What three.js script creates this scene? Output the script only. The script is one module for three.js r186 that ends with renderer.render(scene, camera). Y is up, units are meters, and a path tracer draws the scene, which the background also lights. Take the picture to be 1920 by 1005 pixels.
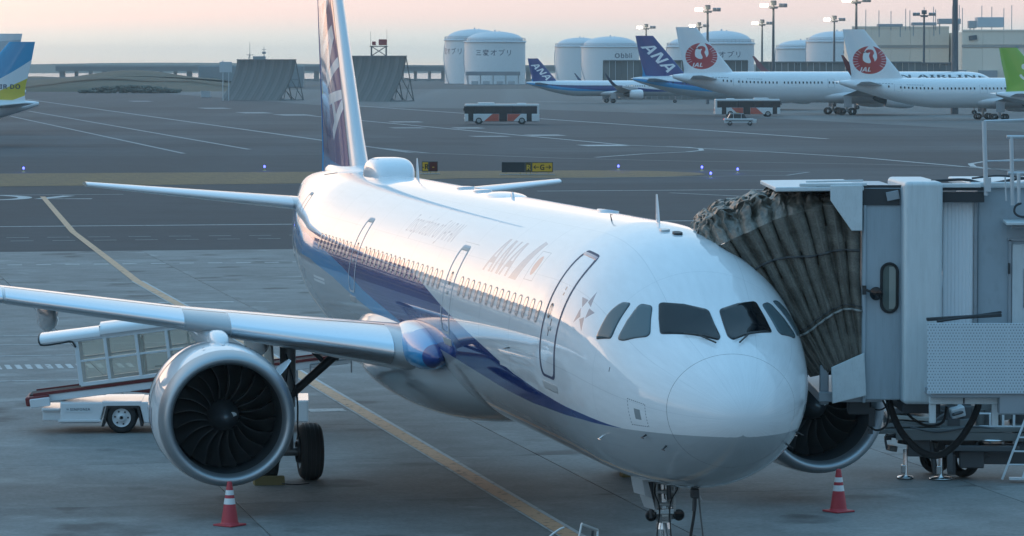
import * as THREE from 'three';
import { mergeGeometries } from 'three/addons/utils/BufferGeometryUtils.js';
import { RoundedBoxGeometry } from 'three/addons/geometries/RoundedBoxGeometry.js';

// ---------------------------------------------------------------- camera, sky, sun, exposure
const scene = new THREE.Scene();
const camera = new THREE.PerspectiveCamera(8.346, 1024 / 536, 0.5, 40000);
camera.position.set(0, 8.468, 0);
camera.rotation.set(-0.05515, 0, 0);

const renderer = new THREE.WebGLRenderer({ antialias: true });
renderer.toneMapping = THREE.LinearToneMapping;
renderer.toneMappingExposure = 1.1;
renderer.shadowMap.enabled = true;
renderer.setSize(1024, 536);

const SUN_AZ = 42 * Math.PI / 180;      // left of the viewing direction
const SUN_EL = 4 * Math.PI / 180;
const sunDir = new THREE.Vector3(-Math.sin(SUN_AZ) * Math.cos(SUN_EL), Math.sin(SUN_EL), -Math.cos(SUN_AZ) * Math.cos(SUN_EL));
{
  // clear winter dusk: warm band of light along the horizon, strongest round the sun, pale blue overhead
  const W = 2048, H = 1024, a = new Float32Array(W * H * 4);
  const haze = [0.47, 0.545, 0.53], hor = [0.66, 0.49, 0.455], mid = [0.54, 0.78, 0.96], zen = [0.29, 0.77, 1.28], west = [0.98, 0.80, 0.56];
  const lerp1 = (a, b, t) => a + (b - a) * t;
  const clamp01 = t => { t = Math.min(1, Math.max(0, t)); return t * t * (3 - 2 * t); };
  for (let j = 0; j < H; j++) {
    const e = ((j + 0.5) / H - 0.5) * 180, ee = Math.max(e, 0);
    const k0 = clamp01((ee - 0.42) / 0.38), k1 = 1 - Math.exp(-Math.max(0, ee - 0.8) / 6), k2 = 1 - Math.exp(-ee / 30);
    for (let i = 0; i < W; i++) {
      const az = ((i + 0.5) / W - 0.5) * 2 * Math.PI;
      const c = Math.cos(az) * -Math.sin(SUN_AZ) + Math.sin(az) * -Math.cos(SUN_AZ);
      const d = Math.acos(Math.min(1, Math.max(-1, c))) * 180 / Math.PI;
      const glow = Math.exp(-((d / 21.5) ** 2)) * Math.exp(-ee / 9), broad = (0.5 + 0.5 * c) * Math.exp(-ee / 38);
      const arch = Math.exp(-(((ee - 4.6) / 2.7) ** 2)) * (0.5 + 0.5 * c) ** 2;   // twilight arch
      const warm = 0.60 * Math.max(0, c) ** 1.2 * clamp01((ee - 1) / 6) * Math.exp(-ee / 34), q = (j * W + i) * 4;
      for (let n = 0; n < 3; n++) {
        const b = ((hor[n] * k0 + haze[n] * (1 - k0)) * (1 - k1) + mid[n] * k1) * (1 - k2) + zen[n] * k2;
        a[q + n] = lerp1(b * (0.80 + 0.20 * c), west[n], warm) + arch * [0.85, 0.50, 0.24][n] + glow * [4.4, 2.05, 0.75][n] + broad * [0.20, 0.24, 0.26][n];
      }
      a[q + 3] = 1;
    }
  }
  const sky = new THREE.DataTexture(a, W, H, THREE.RGBAFormat, THREE.FloatType);
  sky.mapping = THREE.EquirectangularReflectionMapping;
  sky.magFilter = sky.minFilter = THREE.LinearFilter;
  sky.needsUpdate = true;
  scene.background = sky;
  scene.environment = sky;
}
const sun = new THREE.DirectionalLight(new THREE.Color(1, 0.62, 0.34), 0.16);
sun.position.copy(sunDir).multiplyScalar(300);
sun.castShadow = true;
sun.shadow.radius = 36;
sun.shadow.mapSize.set(2048, 2048);
Object.assign(sun.shadow.camera, { left: -120, right: 120, top: 80, bottom: -80, near: 1, far: 900 });
sun.target.position.set(0, 0, -80);
scene.add(sun, sun.target);
scene.fog = new THREE.FogExp2(new THREE.Color(0.84, 0.93, 0.92), 0.00014);

// ---------------------------------------------------------------- helpers
let seed = 20260;
const rnd = () => { seed = (seed * 1664525 + 1013904223) >>> 0; return seed / 4294967296; };
const rr = (a, b) => a + (b - a) * rnd();
const V = (x, y, z) => new THREE.Vector3(x, y, z);
const PI = Math.PI, lerp = (a, b, t) => a + (b - a) * t, clamp = (x, a, b) => Math.min(b, Math.max(a, x));
const rgb = (r, g, b) => new THREE.Color().setRGB(r, g, b);
const mat = (r, g, b, o = {}) => new THREE.MeshStandardMaterial({ color: rgb(r, g, b), roughness: 0.6, metalness: 0, ...o });
const gloss = (r, g, b, o = {}) => new THREE.MeshPhysicalMaterial({ color: rgb(r, g, b), roughness: 0.38, clearcoat: 1, clearcoatRoughness: 0.05, ...o });
const taken = {};
function numbered(n) { const k = taken[n] || 0; taken[n] = k + 1; return k ? `${n}_${String(k).padStart(3, '0')}` : n; }
function flat(g) { const r = g.index ? g.toNonIndexed() : g; for (const k of Object.keys(r.attributes)) if (!['position', 'normal', 'uv'].includes(k)) r.deleteAttribute(k); if (!r.attributes.normal) r.computeVertexNormals(); return r; }
function merge(gs) { return Array.isArray(gs) ? (gs.length === 1 ? gs[0] : mergeGeometries(gs.map(flat))) : gs; }
function mesh(name, gs, m, parent) { const o = new THREE.Mesh(merge(gs), m); o.name = name; o.castShadow = o.receiveShadow = true; parent.add(o); return o; }
function group(name, parent) { const o = new THREE.Group(); o.name = name; parent.add(o); return o; }
function thing(name, label, category, grp) { const o = new THREE.Group(); o.name = numbered(name); scene.add(o); o.userData = { label, category }; if (grp) o.userData.group = grp; return o; }
function single(name, gs, m, label, category, grp) { const o = mesh(numbered(name), gs, m, scene); o.userData = { label, category }; if (grp) o.userData.group = grp; return o; }
function struct(name, gs, m) { const o = mesh(numbered(name), gs, m, scene); o.userData = { kind: 'structure' }; return o; }
function copyOf(o, label) { const c = o.clone(); c.name = numbered(o.name.replace(/_\d{3}$/, '')); c.userData = { ...o.userData, label }; scene.add(c); return c; }
function box(w, h, d, x = 0, y = 0, z = 0, ry = 0, rx = 0, rz = 0, bev = 0) {
  const g = bev ? new RoundedBoxGeometry(w, h, d, 2, bev) : new THREE.BoxGeometry(w, h, d);
  g.applyMatrix4(new THREE.Matrix4().makeRotationFromEuler(new THREE.Euler(rx, ry, rz)).setPosition(x, y, z)); return g;
}
function rod(a, b, r1, r2 = r1, seg = 10) {
  const d = b.clone().sub(a), g = new THREE.CylinderGeometry(r2, r1, d.length(), seg);
  g.applyQuaternion(new THREE.Quaternion().setFromUnitVectors(V(0, 1, 0), d.clone().normalize())); g.translate(...a.clone().add(b).multiplyScalar(0.5).toArray()); return g;
}
const bar = (x0, y0, z0, x1, y1, z1, r, r2, seg) => rod(V(x0, y0, z0), V(x1, y1, z1), r, r2, seg);
function tube(pts, r, n = 24, seg = 7) { return new THREE.TubeGeometry(new THREE.CatmullRomCurve3(pts.map(p => V(...p))), n, r, seg); }
function extr(pts, t, bev = 0, holes = []) {
  const s = new THREE.Shape(pts.map(p => new THREE.Vector2(...p))); for (const h of holes) s.holes.push(new THREE.Path(h.map(p => new THREE.Vector2(...p))));
  const g = new THREE.ExtrudeGeometry(s, { depth: t - 2 * bev, bevelEnabled: bev > 0, bevelSize: bev, bevelThickness: bev, bevelSegments: 2, bevelOffset: -bev, steps: 1 }); g.translate(0, 0, -t / 2 + bev); return g;
}
function lathe(prof, seg = 48) { const g = new THREE.LatheGeometry(prof.map(p => new THREE.Vector2(p[0], p[1])), seg); g.rotateX(PI / 2); return g; }   // profile [radius, z]
function latheY(prof, seg = 32, a0 = 0, a1 = 2 * PI) { return new THREE.LatheGeometry(prof.map(p => new THREE.Vector2(p[0], p[1])), seg, a0, a1); }
function sheet(fn, us, vs, uvfn) {   // smooth surface through fn(u, v), normals from finite differences
  const nu = us.length, nv = vs.length, pos = [], nor = [], uv = [], idx = [], e = 1e-4;
  for (let i = 0; i < nu; i++) for (let j = 0; j < nv; j++) {
    const u = us[i], v = vs[j], p = fn(u, v);
    const du = fn(u + e, v).sub(fn(Math.max(u - e, us[0] > 0 ? 0 : u - e), v)), dv = fn(u, v + e).sub(fn(u, v - e)), n = du.cross(dv).normalize();
    pos.push(p.x, p.y, p.z); nor.push(n.x, n.y, n.z); uv.push(...(uvfn ? uvfn(u, v) : [u, v]));
    if (i && j) { const a = (i - 1) * nv + j - 1, b = a + 1, c = i * nv + j - 1, d = c + 1; idx.push(a, c, b, b, c, d); }
  }
  const g = new THREE.BufferGeometry();
  g.setAttribute('position', new THREE.Float32BufferAttribute(pos, 3)); g.setAttribute('normal', new THREE.Float32BufferAttribute(nor, 3)); g.setAttribute('uv', new THREE.Float32BufferAttribute(uv, 2)); g.setIndex(idx); return g;
}
const range = (a, b, n) => Array.from({ length: n + 1 }, (_, i) => lerp(a, b, i / n));
function loft(rings, caps = true) {   // rings of equal length, each a closed list of [x, y, z]
  const n = rings[0].length, pos = [], idx = [], uv = [];
  rings.forEach((r, i) => r.forEach((p, j) => { pos.push(...p); uv.push(i / (rings.length - 1), j / n); }));
  for (let i = 1; i < rings.length; i++) for (let j = 0; j < n; j++) { const a = (i - 1) * n + j, b = (i - 1) * n + (j + 1) % n, c = a + n, d = b + n; idx.push(a, b, c, b, d, c); }
  const g = new THREE.BufferGeometry(); g.setAttribute('position', new THREE.Float32BufferAttribute(pos, 3)); g.setAttribute('uv', new THREE.Float32BufferAttribute(uv, 2)); g.setIndex(idx); g.computeVertexNormals();
  if (!caps) return g;
  const cap = (r, flip) => { const c = r.reduce((s, p) => [s[0] + p[0] / n, s[1] + p[1] / n, s[2] + p[2] / n], [0, 0, 0]), q = [], t = []; for (let j = 0; j < n; j++) { const a = r[j], b = r[(j + 1) % n]; q.push(...c, ...(flip ? b : a), ...(flip ? a : b)); t.push(0, 0, 0, 0, 0, 0); } const h = new THREE.BufferGeometry(); h.setAttribute('position', new THREE.Float32BufferAttribute(q, 3)); h.setAttribute('uv', new THREE.Float32BufferAttribute(t, 2)); h.computeVertexNormals(); return h; };
  return mergeGeometries([flat(g), cap(rings[0], true), cap(rings[rings.length - 1], false)]);
}
function polySheet(pts, y, tile = 1) {   // flat horizontal polygon, points [x, z], uv in metres / tile
  const s = new THREE.Shape(pts.map(p => new THREE.Vector2(p[0], -p[1]))), g = new THREE.ShapeGeometry(s); g.rotateX(-PI / 2); g.translate(0, y, 0);
  const p = g.attributes.position, uv = g.attributes.uv; for (let i = 0; i < p.count; i++) uv.setXY(i, p.getX(i) / tile, p.getZ(i) / tile); return g;
}
// the airfield is laid out square to the parked aircraft: s metres aft of its nose, l metres to its right
const YAW = 0.19615, NOSE = [3.424, -53.93], cy = Math.cos(YAW), sy = Math.sin(YAW);
const field = (s, l) => [NOSE[0] - s * sy - l * cy, NOSE[1] - s * cy + l * sy];
const fieldPoly = (pts, y, tile) => polySheet(pts.map(p => field(...p)), y, tile);
const canvas = (w, h) => { const c = document.createElement('canvas'); c.width = w; c.height = h; return [c, c.getContext('2d')]; };
function tex(c, o = {}) { const t = new THREE.CanvasTexture(c); t.colorSpace = THREE.SRGBColorSpace; t.magFilter = THREE.LinearFilter; t.wrapS = t.wrapT = o.clampEdge ? THREE.ClampToEdgeWrapping : THREE.RepeatWrapping; if (o.repeat) t.repeat.set(...o.repeat); if (o.data) t.colorSpace = THREE.NoColorSpace; return t; }
const hash = (x, y, s) => { let h = Math.imul(x, 374761393) ^ Math.imul(y, 668265263) ^ Math.imul(s, 2147483647 - 69); h = Math.imul(h ^ (h >>> 13), 1274126177); return ((h ^ (h >>> 16)) >>> 0) / 4294967296; };
function vn(x, y, per, s) { const xi = Math.floor(x), yi = Math.floor(y), fx = x - xi, fy = y - yi, u = fx * fx * (3 - 2 * fx), v = fy * fy * (3 - 2 * fy), m = n => ((n % per) + per) % per; const a = hash(m(xi), m(yi), s), b = hash(m(xi + 1), m(yi), s), c = hash(m(xi), m(yi + 1), s), d = hash(m(xi + 1), m(yi + 1), s); return lerp(lerp(a, b, u), lerp(c, d, u), v); }
function noiseTex(N, fn, data = false) {   // fn(u, v) -> [r, g, b] in 0..255
  const [c, x] = canvas(N, N), im = x.createImageData(N, N);
  for (let j = 0; j < N; j++) for (let i = 0; i < N; i++) { const p = fn(i / N, j / N), q = (j * N + i) * 4; im.data[q] = p[0]; im.data[q + 1] = p[1]; im.data[q + 2] = p[2]; im.data[q + 3] = 255; }
  x.putImageData(im, 0, 0); return tex(c, { data });
}
const fb = (u, v, f0, oct, s) => { let t = 0, a = 0.5, f = f0; for (let o = 0; o < oct; o++) { t += a * vn(u * f, v * f, f, s + o); a *= 0.5; f *= 2; } return t / (1 - Math.pow(0.5, oct)); };

// ---------------------------------------------------------------- ground
const asphaltTex = noiseTex(1024, (u, v) => {   // 24 m of worn asphalt: grit, repair streaks, rubber
  const g = fb(u, v, 256, 2, 3), m = fb(u, v, 24, 4, 11), l = fb(u, v, 5, 3, 21), k = 190 + 60 * (g - 0.5) + 46 * (m - 0.5) + 50 * (l - 0.5);
  return [k, k, k + 1];
});
const slabTex = noiseTex(2048, (u, v) => {   // 30 m of apron concrete: fine grain, blotches, dark oil spots and pale scuffs
  const g = fb(u, v, 512, 2, 5), m = fb(u, v, 40, 4, 31), l = fb(u, v, 7, 4, 41), st = fb(u, v, 16, 4, 57), pale = fb(u, v, 22, 3, 83);
  let k = 200 + 40 * (g - 0.5) + 44 * (m - 0.5) + 56 * (l - 0.5);
  k -= 70 * clamp((st - 0.66) * 7, 0, 1); k += 34 * clamp((pale - 0.70) * 6, 0, 1);
  return [k, k, k];
});
const slabBump = noiseTex(512, (u, v) => { const k = 128 + 120 * (fb(u, v, 128, 3, 71) - 0.5) + 60 * (fb(u, v, 16, 3, 72) - 0.5); return [k, k, k]; }, true);
slabBump.repeat.set(4, 4);
const turfTex = noiseTex(512, (u, v) => { const a = fb(u, v, 64, 4, 91), b = fb(u, v, 10, 4, 95); return [120 + 110 * a + 50 * (b - .5), 112 + 100 * a + 40 * (b - .5), 96 + 80 * a]; });
const far = { tile: 24 };
const mk = (t, r, g, b, o) => mat(r, g, b, { map: t, roughness: 0.85, ...o });
const asphaltMat = mk(asphaltTex, 0.064, 0.082, 0.093), asphaltDarkMat = mk(asphaltTex, 0.040, 0.053, 0.062), concreteFarMat = mk(asphaltTex, 0.205, 0.225, 0.225);
const asphaltWornMat = mk(asphaltTex, 0.098, 0.118, 0.126);

struct('ground', polySheet([[-2600, 400], [2600, 400], [2600, -4300], [-2600, -4300]], -0.06, 24), mk(asphaltTex, 0.076, 0.092, 0.099));
// taxiway asphalt beyond the stand, out to the far apron
struct('taxiway', fieldPoly([[115.8, 420], [115.8, -520], [1400, -520], [1400, 420]], -0.012, 24), asphaltMat);
struct('taxiway_lane', fieldPoly([[239, 420], [239, -520], [292, -520], [292, 420]], -0.008, 24), asphaltDarkMat);
struct('taxiway_lane', fieldPoly([[116, 420], [116, -520], [206, -520], [206, 420]], -0.008, 24), asphaltDarkMat);
// older and newer surfacing bays along the taxiway
for (const [s0, s1, l0, l1, w] of [[330, 345, -60, 160, 0], [372, 392, -58, 40, 1], [360, 372, -130, -60, 0], [418, 436, -62, 220, 0], [470, 500, -64, 90, 1], [455, 470, -150, -70, 0], [520, 548, -40, 240, 0], [560, 600, -66, 60, 1], [640, 690, -66, 200, 0], [300, 318, -160, -60, 1], [340, 356, -200, -100, 0], [405, 425, -220, -108, 1]])
  struct('asphalt_patch', fieldPoly([[s0, l0], [s0, l1], [s1, l1], [s1, l0]], -0.004, 24), w ? asphaltWornMat : asphaltDarkMat);
struct('sea', polySheet([[-2600, -2060], [2600, -2060], [2600, -4290], [-2600, -4290]], -0.02, 60), mat(0.03, 0.045, 0.05, { roughness: 0.22 }));
struct('far_apron', fieldPoly([[1214, -100], [1300, -620], [343, -620], [343, -141.5], [553, -141.4], [640, -128], [692, -98]], -0.003, 24), concreteFarMat);
{ // strip of dry winter turf between the two taxi lanes, with a rounded end
  const e = []; for (let k = 0; k <= 16; k++) { const a = -PI / 2 + k / 16 * PI; e.push([228 + 9.5 * Math.sin(-a), -48 - 9 * Math.cos(a)]); }
  struct('turf_strip', fieldPoly([[238, 300], ...e.map(p => p), [218.5, -36], [209, -22], [206.5, 0], [206.5, 300]], 0.004, 6), mk(turfTex, 0.44, 0.33, 0.24, { roughness: 0.95 }));
}
{ // concrete stand, cast in 7.5 m slabs with open joints
  const stand = new THREE.Group(); stand.name = 'apron'; stand.userData = { kind: 'structure' }; scene.add(stand);
  stand.position.set(NOSE[0], 0, NOSE[1]); stand.rotation.y = YAW;
  const tones = [0.98, 1.0, 1.02].map(k => mat(0.285 * k, 0.297 * k, 0.289 * k, { map: slabTex, roughness: 0.72, bumpMap: slabBump, bumpScale: 0.004 }));
  const vars = [0, 1, 2, 3, 4, 5].map(n => { const g = new RoundedBoxGeometry(7.478, 0.2, 7.478, 1, 0.008); const p = g.attributes.position, uv = g.attributes.uv, ox = (n * 0.37) % 1, oz = (n * 0.61) % 1; for (let i = 0; i < p.count; i++) uv.setXY(i, p.getX(i) / 30 + ox, p.getZ(i) / 30 + oz); g.translate(0, -0.1, 0); return g; });
  for (let j = -7; j < 15; j++) for (let i = -4; i < 4; i++) {
    const o = mesh('slab', vars[Math.floor(rnd() * 6)], tones[Math.floor(rnd() * 3)], stand);
    o.position.set((i + 0.5) * 7.5 + 2.2, 0, -(j + 0.5) * 7.5 - 3.2);
  }
  const outer = [];   // the rest of the stand beyond the picture's edges
  for (const [x0, x1, z0, z1] of [[-260, -27.84, -115.66, 64], [32.24, 260, -115.66, 64]]) { const g = new THREE.PlaneGeometry(x1 - x0, z1 - z0); g.rotateX(-PI / 2); g.translate((x0 + x1) / 2, -0.002, (z0 + z1) / 2); const p = g.attributes.position, uv = g.attributes.uv; for (let i = 0; i < p.count; i++) uv.setXY(i, p.getX(i) / 30, p.getZ(i) / 30); outer.push(g); }
  mesh('slab_field', outer, tones[1], stand).userData.kind = 'stuff';
}
// painted markings: ribbons along polylines, laid a few millimetres above the surfacing
const paintTex = noiseTex(512, (u, v) => { const w = fb(u, v, 24, 5, 131), k = 235 - 60 * clamp((w - 0.58) * 5, 0, 1) - 30 * fb(u, v, 128, 2, 140); return [k, k, k]; });
const whitePaint = mat(0.62, 0.63, 0.62, { roughness: 0.7, map: paintTex }), fadedPaint = mat(0.40, 0.42, 0.42, { roughness: 0.75, map: paintTex }), yellowPaint = mat(0.82, 0.48, 0.28, { roughness: 0.7, map: paintTex });
function ribbon(pts, w, y = 0.006) {   // pts in field coordinates [s, l]
  const P = pts.map(p => { const f = field(...p); return new THREE.Vector2(f[0], f[1]); }), L = [], R = [];
  P.forEach((p, i) => { const a = P[Math.max(0, i - 1)], b = P[Math.min(P.length - 1, i + 1)], d = b.clone().sub(a).normalize(); L.push([p.x - d.y * w / 2, p.y + d.x * w / 2]); R.push([p.x + d.y * w / 2, p.y - d.x * w / 2]); });
  const gs = []; for (let i = 1; i < P.length; i++) gs.push(flat(polySheet([L[i - 1], L[i], R[i], R[i - 1]], y, 3))); return mergeGeometries(gs);
}
const dashes = (s, l0, l1, on, off, w, slope = 0) => { const g = []; for (let l = l0; l < l1; l += on + off) g.push(ribbon([[s + slope * (l - l0), l], [s + slope * (l + on - l0), l + on]], w)); return mergeGeometries(g); };
struct('stand_centreline', ribbon([[-40, 0], [60, 0.02], [92, 0.25], [104, 0.0], [135, -0.6], [186, -2.6]], 0.34, 0.009), yellowPaint);
struct('stand_centreline_edge', [ribbon([[-40, -0.22], [60, -0.2], [92, 0.03]], 0.09, 0.009), ribbon([[-40, 0.205], [60, 0.225], [92, 0.455]], 0.05, 0.009)], whitePaint);
struct('edge_line', ribbon([[142, 40], [142, -140]], 0.55), whitePaint);
struct('dashed_line', [dashes(129.5, 4, 50, 1.1, 0.9, 0.32, 0), dashes(129.5, -46, 4, 1.1, 0.9, 0.32), dashes(126, -46, 50, 1.1, 0.9, 0.32)], fadedPaint);
struct('dashed_line', dashes(104.6, -40, 40, 0.62, 0.6, 0.42), whitePaint);
struct('stop_bar', ribbon([[78.6, 0.75], [78.6, -1.95]], 0.42), whitePaint);
struct('edge_line', ribbon([[189.2, 40], [189.2, -8.1]], 0.6), fadedPaint);
struct('edge_line', ribbon([[190, -36], [190, -160]], 0.6), whitePaint);
for (const s of [63.4, 59.7, 55.4, 46.8]) struct('equipment_line', ribbon([[s, 30], [s, s > 50 ? 1.8 : 2.6]], 0.16), whitePaint);
struct('zebra_line', dashes(51.4, 4.2, 26, 0.155, 0.13, 1.5), whitePaint);
struct('stop_bar', ribbon([[36.9, 1.25], [36.9, 0.36]], 0.75), whitePaint);
struct('stop_bar', ribbon([[7.2, 10.6], [7.2, 9.4]], 0.2), whitePaint);
{ // large painted characters on the lane, read from the other side
  const st = (pts) => ribbon(pts, 0.9, 0.004);
  const arc = []; for (let k = 0; k <= 14; k++) { const a = -PI / 2 + PI * k / 14; arc.push([185 + 4.3 * Math.sin(a), 1.2 - 2.6 * Math.cos(a)]); }
  struct('lane_lettering', [st([[180.7, 4], ...arc, [189.3, 4]]), st([[187.4, -4.4], [182.2, -2.2], [181.6, -5.4]])], whitePaint);
}
// taxi lines running away over the field
for (const [pts, w, m] of [
  [[[1700, -46], [353, -46], [300, -46]], 0.75, fadedPaint], [[[634, -31], [316, -32.3]], 0.55, fadedPaint], [[[563, -23.5], [300, -24]], 0.5, fadedPaint],
  [[[760, -104], [356, -104.3]], 0.75, whitePaint], [[[560, -73], [328, -74], [317, -77], [295, -81], [273, -83.3], [230, -83]], 0.55, whitePaint], [[[326, -46], [297, -47.3]], 0.5, fadedPaint],
  [[[278, -59.6], [290, -67], [297, -73], [303, -76], [310, -77.6], [317, -78], [322, -77]], 0.5, whitePaint],
  [[[300, -46], [275, -56], [264, -64], [250, -78], [241, -83], [229, -84]], 0.45, fadedPaint], [[[229.7, -82.8], [242, -84], [250, -86.4], [257, -90], [265, -96], [268, -130]], 0.5, whitePaint],
  [[[788, -158.7], [758, -172]], 1.6, whitePaint], [[[217, -40], [221, -62], [229, -66], [236, -60]], 0.4, fadedPaint],
  [[[140, -58], [166, -52], [185, -44]], 0.5, fadedPaint], [[[152, -50], [152, -120]], 0.5, whitePaint],
]) struct('taxi_line', ribbon(pts, w), m);
for (const [s, l0, l1, m] of [[815, -66.8, -71.5, 0], [670, -67.3, -72.5, 0], [600, -66.3, -71.4, 0], [570, -69.1, -74.7, 0], [490, -75.4, -80, 1], [438.5, -67, -71.4, 0], [436, -75.2, -79, 1], [378, -66.8, -71, 0], [384, -74.7, -79, 1], [327, -69, -73.6, 1]])
  struct('stop_bar', ribbon([[s, l0], [s, l1]], s > 550 ? 16 : 6), m ? whitePaint : fadedPaint);

// ---------------------------------------------------------------- terrain on the horizon
{
  const hillMat = mat(0.075, 0.085, 0.07, { roughness: 1 });
  const pos = [], idx = []; const N = 160;
  for (let i = 0; i <= N; i++) {   // a long low ridge across the bay
    const x = lerp(-2400, 2400, i / N), h = 2.5 * Math.exp(-(((x + 330) / 200) ** 2)) + 3.5 * (fb(i / N, 0.3, 24, 4, 7) - 0.5) + 8.8;
    pos.push(x, -1, -3950, x, h, -4050 + 12 * Math.sin(i * 0.7), x, -1, -4150);
    if (i) { const a = (i - 1) * 3; idx.push(a, a + 3, a + 1, a + 1, a + 3, a + 4, a + 1, a + 4, a + 2, a + 2, a + 4, a + 5); }
  }
  const g = new THREE.BufferGeometry(); g.setAttribute('position', new THREE.Float32BufferAttribute(pos, 3)); g.setIndex(idx); g.computeVertexNormals();
  struct('hills', g, hillMat);
}

// ---------------------------------------------------------------- aircraft shapes
// fuselage stations: s, top, bottom, half width, height of the widest point (relative to the axis)
const FT = [[0, -.60, -.60, 0, -.60], [.06, -.36, -.84, .27, -.60], [.25, -.12, -1.07, .54, -.58], [.5, .10, -1.25, .78, -.55], [1, .42, -1.51, 1.12, -.48], [1.5, .68, -1.69, 1.36, -.40], [2, 1.0, -1.82, 1.54, -.32], [2.5, 1.33, -1.91, 1.67, -.24], [3, 1.60, -1.97, 1.77, -.17], [3.5, 1.79, -2.01, 1.84, -.11], [4, 1.91, -2.04, 1.89, -.07], [5, 2.03, -2.07, 1.95, -.02], [6, 2.07, -2.07, 1.975, 0],
  [30.5, 2.07, -2.07, 1.975, 0], [33, 2.07, -1.86, 1.93, .05], [36, 2.05, -1.30, 1.72, .20], [39, 2.0, -.55, 1.36, .55], [42, 1.88, .35, .85, 1.0], [44, 1.74, 1.0, .42, 1.35], [44.5, 1.66, 1.2, .2, 1.43]];
const FX = FT.map(r => Math.sqrt(r[0]));
const FM = [1, 2, 3, 4].map(k => {   // monotone cubic tangents
  const y = FT.map(r => r[k]), n = y.length, h = [], d = [], m = Array(n).fill(0);
  for (let i = 0; i < n - 1; i++) { h.push(FX[i + 1] - FX[i]); d.push((y[i + 1] - y[i]) / h[i]); }
  for (let i = 1; i < n - 1; i++) if (d[i - 1] * d[i] > 0) { const w1 = 2 * h[i] + h[i - 1], w2 = h[i] + 2 * h[i - 1]; m[i] = (w1 + w2) / (w1 / d[i - 1] + w2 / d[i]); }
  m[0] = d[0]; m[n - 1] = d[n - 2]; return m;
});
function section(s) {
  const q = Math.sqrt(clamp(s, 0, 44.5)); let i = 0; while (i < FX.length - 2 && FX[i + 1] < q) i++;
  const h = FX[i + 1] - FX[i], t = (q - FX[i]) / h;
  return [1, 2, 3, 4].map((k, c) => (1 + 2 * t) * (1 - t) ** 2 * FT[i][k] + t * (1 - t) ** 2 * h * FM[c][i] + t * t * (3 - 2 * t) * FT[i + 1][k] + t * t * (t - 1) * h * FM[c][i + 1]);
}
const AXIS = 3.87;
// point of the skin: s aft of the nose, th from the crown round the right (negative x) side; o = distance out from the skin
function skin(s, th) { const [t, b, w, m] = section(s), c = Math.cos(th), y = c > 0 ? m + (t - m) * c : m + (m - b) * c; return V(-w * Math.sin(th), AXIS + y, -s); }
function skinOut(s, th, o) { const e = 1e-3, p = skin(s, th); if (!o) return p; const n = skin(s + e, th).sub(skin(Math.max(s - e, 0), th)).cross(skin(s, th + e).sub(skin(s, th - e))).normalize(); if (n.dot(V(p.x, (p.y - AXIS) * 1, 0)) < 0) n.negate(); return p.addScaledVector(n, o); }
function fuselage(s0, s1, ns, nt, quad) { const us = Array.from({ length: ns + 1 }, (_, i) => quad ? s0 + (s1 - s0) * (i / ns) ** 2 : lerp(s0, s1, i / ns)); return sheet((s, t) => skin(s, t), us, range(-PI, PI, nt), (s, t) => [1 - (s - s0) / (s1 - s0), 1 - ((t + 2 * PI) % (2 * PI)) / (2 * PI)]); }
function outline(poly, per) { const out = []; poly.forEach((p, i) => { const q = poly[(i + 1) % poly.length]; for (let k = 0; k < per; k++) out.push([lerp(p[0], q[0], k / per), lerp(p[1], q[1], k / per)]); }); return out; }
function roundPoly(poly, r, n = 4) { const out = []; poly.forEach((p, i) => { const a = poly[(i + poly.length - 1) % poly.length], b = poly[(i + 1) % poly.length], la = Math.hypot(a[0] - p[0], a[1] - p[1]), lb = Math.hypot(b[0] - p[0], b[1] - p[1]), ra = Math.min(r / la, 0.45), rb = Math.min(r / lb, 0.45); const A = [lerp(p[0], a[0], ra), lerp(p[1], a[1], ra)], B = [lerp(p[0], b[0], rb), lerp(p[1], b[1], rb)]; for (let k = 0; k <= n; k++) { const t = k / n; out.push([(1 - t) ** 2 * A[0] + 2 * t * (1 - t) * p[0] + t * t * B[0], (1 - t) ** 2 * A[1] + 2 * t * (1 - t) * p[1] + t * t * B[1]]); } }); return out; }
const scalePoly = (poly, kx, ky = kx) => { const c = poly.reduce((a, p) => [a[0] + p[0] / poly.length, a[1] + p[1] / poly.length], [0, 0]); return poly.map(p => [c[0] + (p[0] - c[0]) * kx, c[1] + (p[1] - c[1]) * ky]); };
const growPoly = (poly, ds, dt) => { const xs = poly.map(p => p[0]), ys = poly.map(p => p[1]), w = Math.max(...xs) - Math.min(...xs), h = Math.max(...ys) - Math.min(...ys); return scalePoly(poly, 1 + 2 * ds / w, 1 + 2 * dt / h); };
function patch(poly, off, rings = 5, rim = 0.012) {   // a panel lying on the skin: poly in (s, th)
  const c = poly.reduce((a, p) => [a[0] + p[0] / poly.length, a[1] + p[1] / poly.length], [0, 0]), n = poly.length, pos = [], idx = [];
  for (let r = 0; r <= rings + 1; r++) poly.forEach(p => { const k = Math.min(r / rings, 1), q = skinOut(lerp(c[0], p[0], k), lerp(c[1], p[1], k), r > rings ? off - rim : off); pos.push(q.x, q.y, q.z); });
  for (let r = 1; r <= rings + 1; r++) for (let j = 0; j < n; j++) { const a = (r - 1) * n + j, b = (r - 1) * n + (j + 1) % n, d = a + n, e = b + n; if (r > 1) idx.push(a, d, b); idx.push(b, d, e); }
  const g = new THREE.BufferGeometry(); g.setAttribute('position', new THREE.Float32BufferAttribute(pos, 3)); g.setIndex(idx); const f = g.toNonIndexed(); g.computeVertexNormals();
  g.setAttribute('uv', new THREE.Float32BufferAttribute(new Float32Array(pos.length / 3 * 2), 2)); return flat(g);
}
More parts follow.
